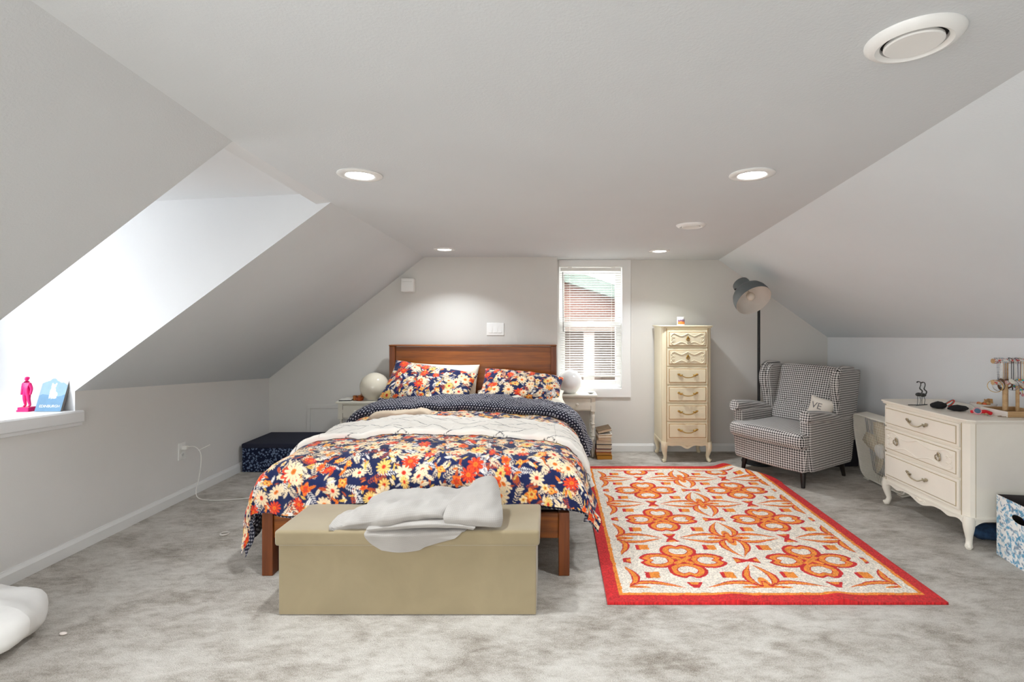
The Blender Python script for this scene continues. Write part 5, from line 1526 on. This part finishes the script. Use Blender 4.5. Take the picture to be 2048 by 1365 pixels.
# wooden jewellery stand
M_OAK = mat_wood('light_wood', (206, 172, 128), (176, 138, 92), 0, .5, 20)
js = thing('jewellery_stand', 'wooden two tier jewellery stand on the near end of the ivory dresser', 'jewellery stand', (2.765, 2.98, ZT))
q = MB(); q.box(-.10, .105, -.07, .11, .0005, .009); q.box(-.10, .105, -.07, -.060, .009, .034); q.box(-.10, .105, .10, .11, .009, .034); q.box(.095, .105, -.06, .10, .009, .034)
q.build('tray', M_OAK, js, weld=False, smooth=False, bevel=.002)
MB().box(-.106, -.100, -.07, .11, .0005, .034).build('tray_side', mat('tray_white', (236, 230, 222), .5), js, bevel=.001)
UZ, UY, LZ, LY = .318, .065, .196, -.01
MB().tube([(-.062, LY, .009), (-.062, LY, LZ)], .0125, 14).build('post', M_OAK, js)
MB().tube([(.010, UY, .009), (.010, UY, UZ)], .0125, 14).build('post', M_OAK, js)
MB().tube([(.012, LY - .0, .009), (.012, LY, LZ - .02)], .009, 14).build('post', M_OAK, js)
M_BAR = mat_attr('floral_paper', .6, 0)
def printed_bar(x0, x1, y, z, r):
    a = np.linspace(0, 2 * PI, 40); xs_ = np.linspace(x0, x1, 160); A, X = np.meshgrid(a, xs_)
    c = np.empty(A.shape + (3,)); c[:] = np.array(lin((232, 226, 220)))
    n1 = vnoise(X * 75, A * 2.2, 3); n2 = vnoise(X * 95 + 9, A * 3.1, 8)
    c[n1 > .66] = np.array(lin((222, 124, 110))); c[n1 > .82] = np.array(lin((188, 60, 60))); c[n2 > .78] = np.array(lin((150, 168, 170)))
    return grid_mesh('bar', X, y + r * np.cos(A), z + r * np.sin(A), M_BAR, js, c)
printed_bar(-.135, .095, LY, LZ, .0135); printed_bar(-.068, .142, UY, UZ, .015)
for x0, y, z, r in ((-.135, LY, LZ, .0135), (.095, LY, LZ, .0135), (-.068, UY, UZ, .015), (.142, UY, UZ, .015)):
    MB().tube([(x0 - .001, y, z), (x0 + .001, y, z)], r, 20).build('bar_end', M_OAK, js)
# necklaces: each its own object
bxw, byw = 2.765, 2.98
def necklace(x, drop, w, label, m, bead=0.0, pend=None, r=.0011):
    t = thing('necklace', label, 'necklace', (bxw + x, byw + UY, ZT + UZ), 0, 'necklaces on the upper bar')
    R = .0175
    pts = [(-w * .3, R * math.cos(a), R * math.sin(a)) for a in (2.9, 2.2, 1.57)] + [(w * .3, R * math.cos(a), R * math.sin(a)) for a in (1.57, .8, .2)]
    front = [(-w * .5 + w * i / 12, -R - .004, -drop * math.sin(PI * i / 12) ** .55) for i in range(13)]
    loop = [(-w * .5, -R * .6, R * .7), (-w * .45, 0, R + .001), (0, R * .2, R + .002), (w * .45, 0, R + .001), (w * .5, -R * .6, R * .7)]
    q = MB(); path = smooth_path(front, 3)
    q.tube(path, r, 5, cap=False); q.tube(smooth_path(loop, 3), r, 5)
    if bead:
        for p in path[::2]: q.ball(p, bead, 6, 4)
    q.build('chain', m, t, weld=False)
    if pend:
        MB().ball((0, -R - .006, -drop - .008), pend[0], 10, 6).build('pendant', mat(pend[1], pend[2], .35, pend[3]), t)
M_GREY = mat('bead_grey', (120, 124, 136), .4); M_CORD = mat('cord_dark', (52, 46, 52), .6); M_BLU = mat('cord_blue', (150, 166, 190), .5); M_GOL = mat('chain_gold', (196, 160, 90), .3, .9)
necklace(-.055, .115, .012, 'grey beaded necklace hanging at the left end of the upper bar', M_GREY, .0026)
necklace(-.040, .150, .014, 'long silver bead chain second from the left on the upper bar', M_SIL, .0020, ((.005, .003, .006), 'pend_slate', (70, 80, 100), 0))
necklace(-.026, .130, .010, 'pale chain with dark charm left of the tall post', M_SIL, 0, ((.004, .003, .005), 'pend_dark', (60, 50, 60), 0))
necklace(-.010, .160, .012, 'thin pale blue chain just left of the tall post', M_BLU, 0)
necklace(.032, .175, .014, 'dark cord necklace just right of the tall post', M_CORD, 0, None, .0018)
necklace(.052, .165, .014, 'thin silver chain between the dark cord and the purple cord', M_SIL, 0, ((.006, .003, .007), 'pend_rose', (190, 120, 130), 0))
necklace(.072, .185, .016, 'purple grey cord necklace with a red pendant on the upper bar', mat('cord_purple', (92, 84, 110), .5), 0, ((.009, .004, .008), 'pend_red', (170, 60, 80), 0), .0018)
necklace(.092, .195, .016, 'gold chain with pink flower pendant at the right of the upper bar', M_GOL, 0, ((.010, .004, .010), 'pend_pink', (206, 140, 150), 0))
# bracelets on the lower bar
def bracelet(x, r, label, cat, m, tw=.003, beads=None, tilt=.0, dial=None, sq=1.0):
    t = thing('bracelet' if cat == 'bracelet' else 'wrist_watch', label, cat, (bxw + x, byw + LY, ZT + LZ + .0135 + tw - r), 0, 'bracelets on the lower bar')
    t.rotation_euler = (0, 0, tilt)
    n = 28; path = [(0, r * math.sin(2 * PI * i / n) * sq, r * math.cos(2 * PI * i / n)) for i in range(n)]
    q = MB()
    if beads:
        for i, p in enumerate(path): 
            MB().ball(p, tw * 1.25, 7, 5).build('bead', mat('bead_' + 'abcdef'[i % len(beads)] , beads[i % len(beads)], .4), t)
        q.tube(path, .0008, 4, closed=True); q.build('string', m, t)
    else:
        q.tube(path, tw, 8, closed=True); q.build('band', m, t)
    if dial:
        q = MB(); q.lathe([(.0001, -.004), (.016, -.004), (.018, 0), (.016, .004), (.0001, .0045)], 24, Matrix.Translation((0, -r * sq * .72 - .004, r * .68)) @ Matrix.Rotation(.95, 4, 'X')); q.build('dial', dial, t)
M_BR = mat('bangle_brown', (96, 66, 40), .5); 
bracelet(-.122, .036, 'thin gold bangle hanging at the left end of the lower bar', 'bracelet', M_GOL, .0016, tilt=.5)
bracelet(-.104, .032, 'silver bangle beside the gold bangle on the lower bar', 'bracelet', M_SIL, .0020, tilt=.2)
bracelet(-.085, .030, 'dark brown spotted bracelet on the lower bar', 'bracelet', M_BR, .006, tilt=-.3)
bracelet(-.046, .024, 'wrist watch with pale round face and brown strap on the lower bar', 'watch', M_BR, .0045, tilt=.25, dial=mat('dial_pale', (232, 228, 214), .3))
bracelet(-.018, .030, 'thin grey wire bracelet right of the pale faced watch', 'bracelet', M_GREY, .0016, tilt=.5)
bracelet(.030, .030, 'multicoloured bead bracelet on the right part of the lower bar', 'bracelet', M_SIL, .0042, ((226, 60, 60), (240, 200, 60), (60, 170, 220), (90, 190, 90), (120, 70, 190), (240, 130, 60)), tilt=.6)
bracelet(.058, .028, 'wrist watch with rosy round face beside the colourful bead bracelet', 'watch', M_TB, .004, tilt=.45, dial=mat('dial_rose', (206, 176, 150), .3))

# ---------------------------------------------------------- printed fabric bin, lower right
def leaf_print(w, h, res=.002):
    rg = np.random.default_rng(5); W, H = int(w / res) + 2, int(h / res) + 2
    img = np.empty((H, W, 3)); img[:] = np.array(lin((240, 240, 238)))
    cols = [np.array(lin(c)) for c in ((104, 164, 196), (84, 150, 188), (150, 190, 210), (130, 150, 170))]
    for k in range(int(w * h * 3600)):
        cx, cy = rg.uniform(0, w), rg.uniform(0, h); base = rg.uniform(0, 6.28); c = cols[rg.integers(4)]
        kind = rg.random(); L0 = rg.uniform(.006, .0135)
        leaves = [(base, L0)] if kind < .45 else [(base + d, L0 * .8) for d in np.linspace(-1.2, 1.2, 5)]
        for a, L in leaves:
            px, py = cx + L * math.cos(a), cy + L * math.sin(a)
            x0, x1 = max(0, int((px - L) / res)), min(W, int((px + L) / res) + 2); y0, y1 = max(0, int((py - L) / res)), min(H, int((py + L) / res) + 2)
            if x1 <= x0 or y1 <= y0: continue
            gy, gx = np.mgrid[y0:y1, x0:x1]; x, y = gx * res - px, gy * res - py
            u = x * math.cos(a) + y * math.sin(a); v = -x * math.sin(a) + y * math.cos(a)
            img[y0:y1, x0:x1][(np.abs(u) < L) & (np.abs(v) < L * .26 * (1 - (u / L) ** 2))] = c
    return sampler(img, res)
lp = leaf_print(.7, .4)
bn = thing('fabric_bin', 'white fabric bin with blue leaf print beside the near end of the dresser', 'storage bin', (2.63, 2.615, 0), math.radians(-9))
bw, bd_, bh = .155, .165, .338
M_LP = mat_attr('leaf_cotton', .8, .1, 500); M_BIN = mat('bin_lining', (70, 64, 58), .8)
for k, (ax, sgn) in enumerate((('x', -1), ('y', -1), ('x', 1), ('y', 1))):
    n1, n2 = 160, 170
    A, Bz = np.meshgrid(np.linspace(-1, 1, n1), np.linspace(0, 1, n2))
    if ax == 'x': X = np.full_like(A, sgn * bw) + 0.0 * A; Y = A * bd_ * -sgn
    else: Y = np.full_like(A, sgn * bd_); X = A * bw * sgn
    Z = .001 + Bz * (bh - .001)
    col = lp((A + 1) * .16 + .03 * k, Bz * .34)
    if ax == 'x' and sgn < 0:      # cut-out handle
        cut = (np.hypot(A * bd_ / .050, (Z - .255) / .020) < 1.0)
    o = grid_mesh('side_panel', X, Y, Z, [M_LP], bn, col)
    if ax == 'x' and sgn < 0:
        import bmesh
        bm = bmesh.new(); bm.from_mesh(o.data); bm.verts.ensure_lookup_table()
        kill = [v for v, c in zip(bm.verts, cut.ravel()) if c]
        bmesh.ops.delete(bm, geom=kill, context='VERTS'); bm.to_mesh(o.data); bm.free()
q = MB(); i_ = .004
q.add([(-bw + i_, -bd_ + i_, .01), (bw - i_, -bd_ + i_, .01), (bw - i_, bd_ - i_, .01), (-bw + i_, bd_ - i_, .01), (-bw + i_, -bd_ + i_, bh), (bw - i_, -bd_ + i_, bh), (bw - i_, bd_ - i_, bh), (-bw + i_, bd_ - i_, bh), (-bw, -bd_, bh), (bw, -bd_, bh), (bw, bd_, bh), (-bw, bd_, bh)],
      [(0, 1, 2, 3), (1, 5, 6, 2), (2, 6, 7, 3), (0, 4, 5, 1), (4, 8, 9, 5), (5, 9, 10, 6), (6, 10, 11, 7), (7, 11, 8, 4)])
q.build('lining', M_BIN, bn, smooth=False)
lump('blue_garment', 'bright blue cloth with pale stripes bundled inside the leaf print bin', 'clothes', (2.63, 2.615, .17), .115, .12, .095, mat('blue_cloth', (58, 64, 190), .8, var=.35, vscale=14, bump=.3, bscale=60), 21)
lump('navy_fabric', 'dark blue fabric heap on the carpet under the near end of the dresser', 'fabric', (2.64, 2.99, 0.002), .14, .07, .045, mat('navy_fabric', (40, 70, 104), .9, var=.4, vscale=40, bump=.4, bscale=120), 14)
# ================================================================== light, camera
W = bpy.data.worlds.new('overcast_sky'); SC.world = W; W.use_nodes = True
nt = W.node_tree; bg = nt.nodes['Background']
tc = nt.nodes.new('ShaderNodeTexCoord'); sp = nt.nodes.new('ShaderNodeSeparateXYZ'); nt.links.new(tc.outputs['Generated'], sp.inputs[0])
rp = nt.nodes.new('ShaderNodeValToRGB'); nt.links.new(sp.outputs[2], rp.inputs[0])
rp.color_ramp.elements[0].position = 0.0; rp.color_ramp.elements[0].color = (0.50, 0.50, 0.50, 1)
rp.color_ramp.elements[1].position = 0.35; rp.color_ramp.elements[1].color = (0.95, 0.975, 1.0, 1)
nt.links.new(rp.outputs[0], bg.inputs[0]); bg.inputs[1].default_value = SKY
def portal(name, loc, rot, sx, sy):
    l = bpy.data.lights.new(name, 'AREA'); l.shape = 'RECTANGLE'; l.size = sx; l.size_y = sy
    l.cycles.is_portal = True
    o = bpy.data.objects.new(name, l); COL.objects.link(o); o.location = loc; o.rotation_euler = rot
portal('window_portal', (.41, YB + .2, 1.23), (PI / 2, 0, PI), .63, 1.22)
portal('window_portal', (DX - .08, 2.07, 1.40), (PI / 2, 0, -PI / 2), .70, .96)
portal('window_portal', (-.975, YF - .06, .83), (PI / 2, 0, 0), 1.25, 1.06)  # portal of the added gable fill window
portal('window_portal', (XL - .06, -.475, 1.25), (PI / 2, 0, -PI / 2), 1.89, 1.26)  # portal of the added dormer fill window
cam = bpy.data.cameras.new('camera'); cam.sensor_width = 36; cam.lens = 36 * 1000 / 2048
cam.shift_x = -76 / 2048; cam.shift_y = -42.5 / 2048; cam.clip_start = 0.05
co = bpy.data.objects.new('camera', cam); COL.objects.link(co); co.location = (0, 0, 1.315); co.rotation_euler = (PI / 2, 0, 0)
SC.camera = co
SC.view_settings.view_transform = 'Standard'; SC.view_settings.look = 'None'; SC.view_settings.gamma = 1.0
SC.view_settings.use_curve_mapping = False
SC.view_settings.exposure = EXPO
cy = SC.cycles
cy.max_bounces = 8; cy.diffuse_bounces = 5; cy.glossy_bounces = 3; cy.transmission_bounces = 4; cy.transparent_max_bounces = 12
cy.use_denoising = True; cy.caustics_reflective = False; cy.caustics_refractive = False; cy.sample_clamp_indirect = 6
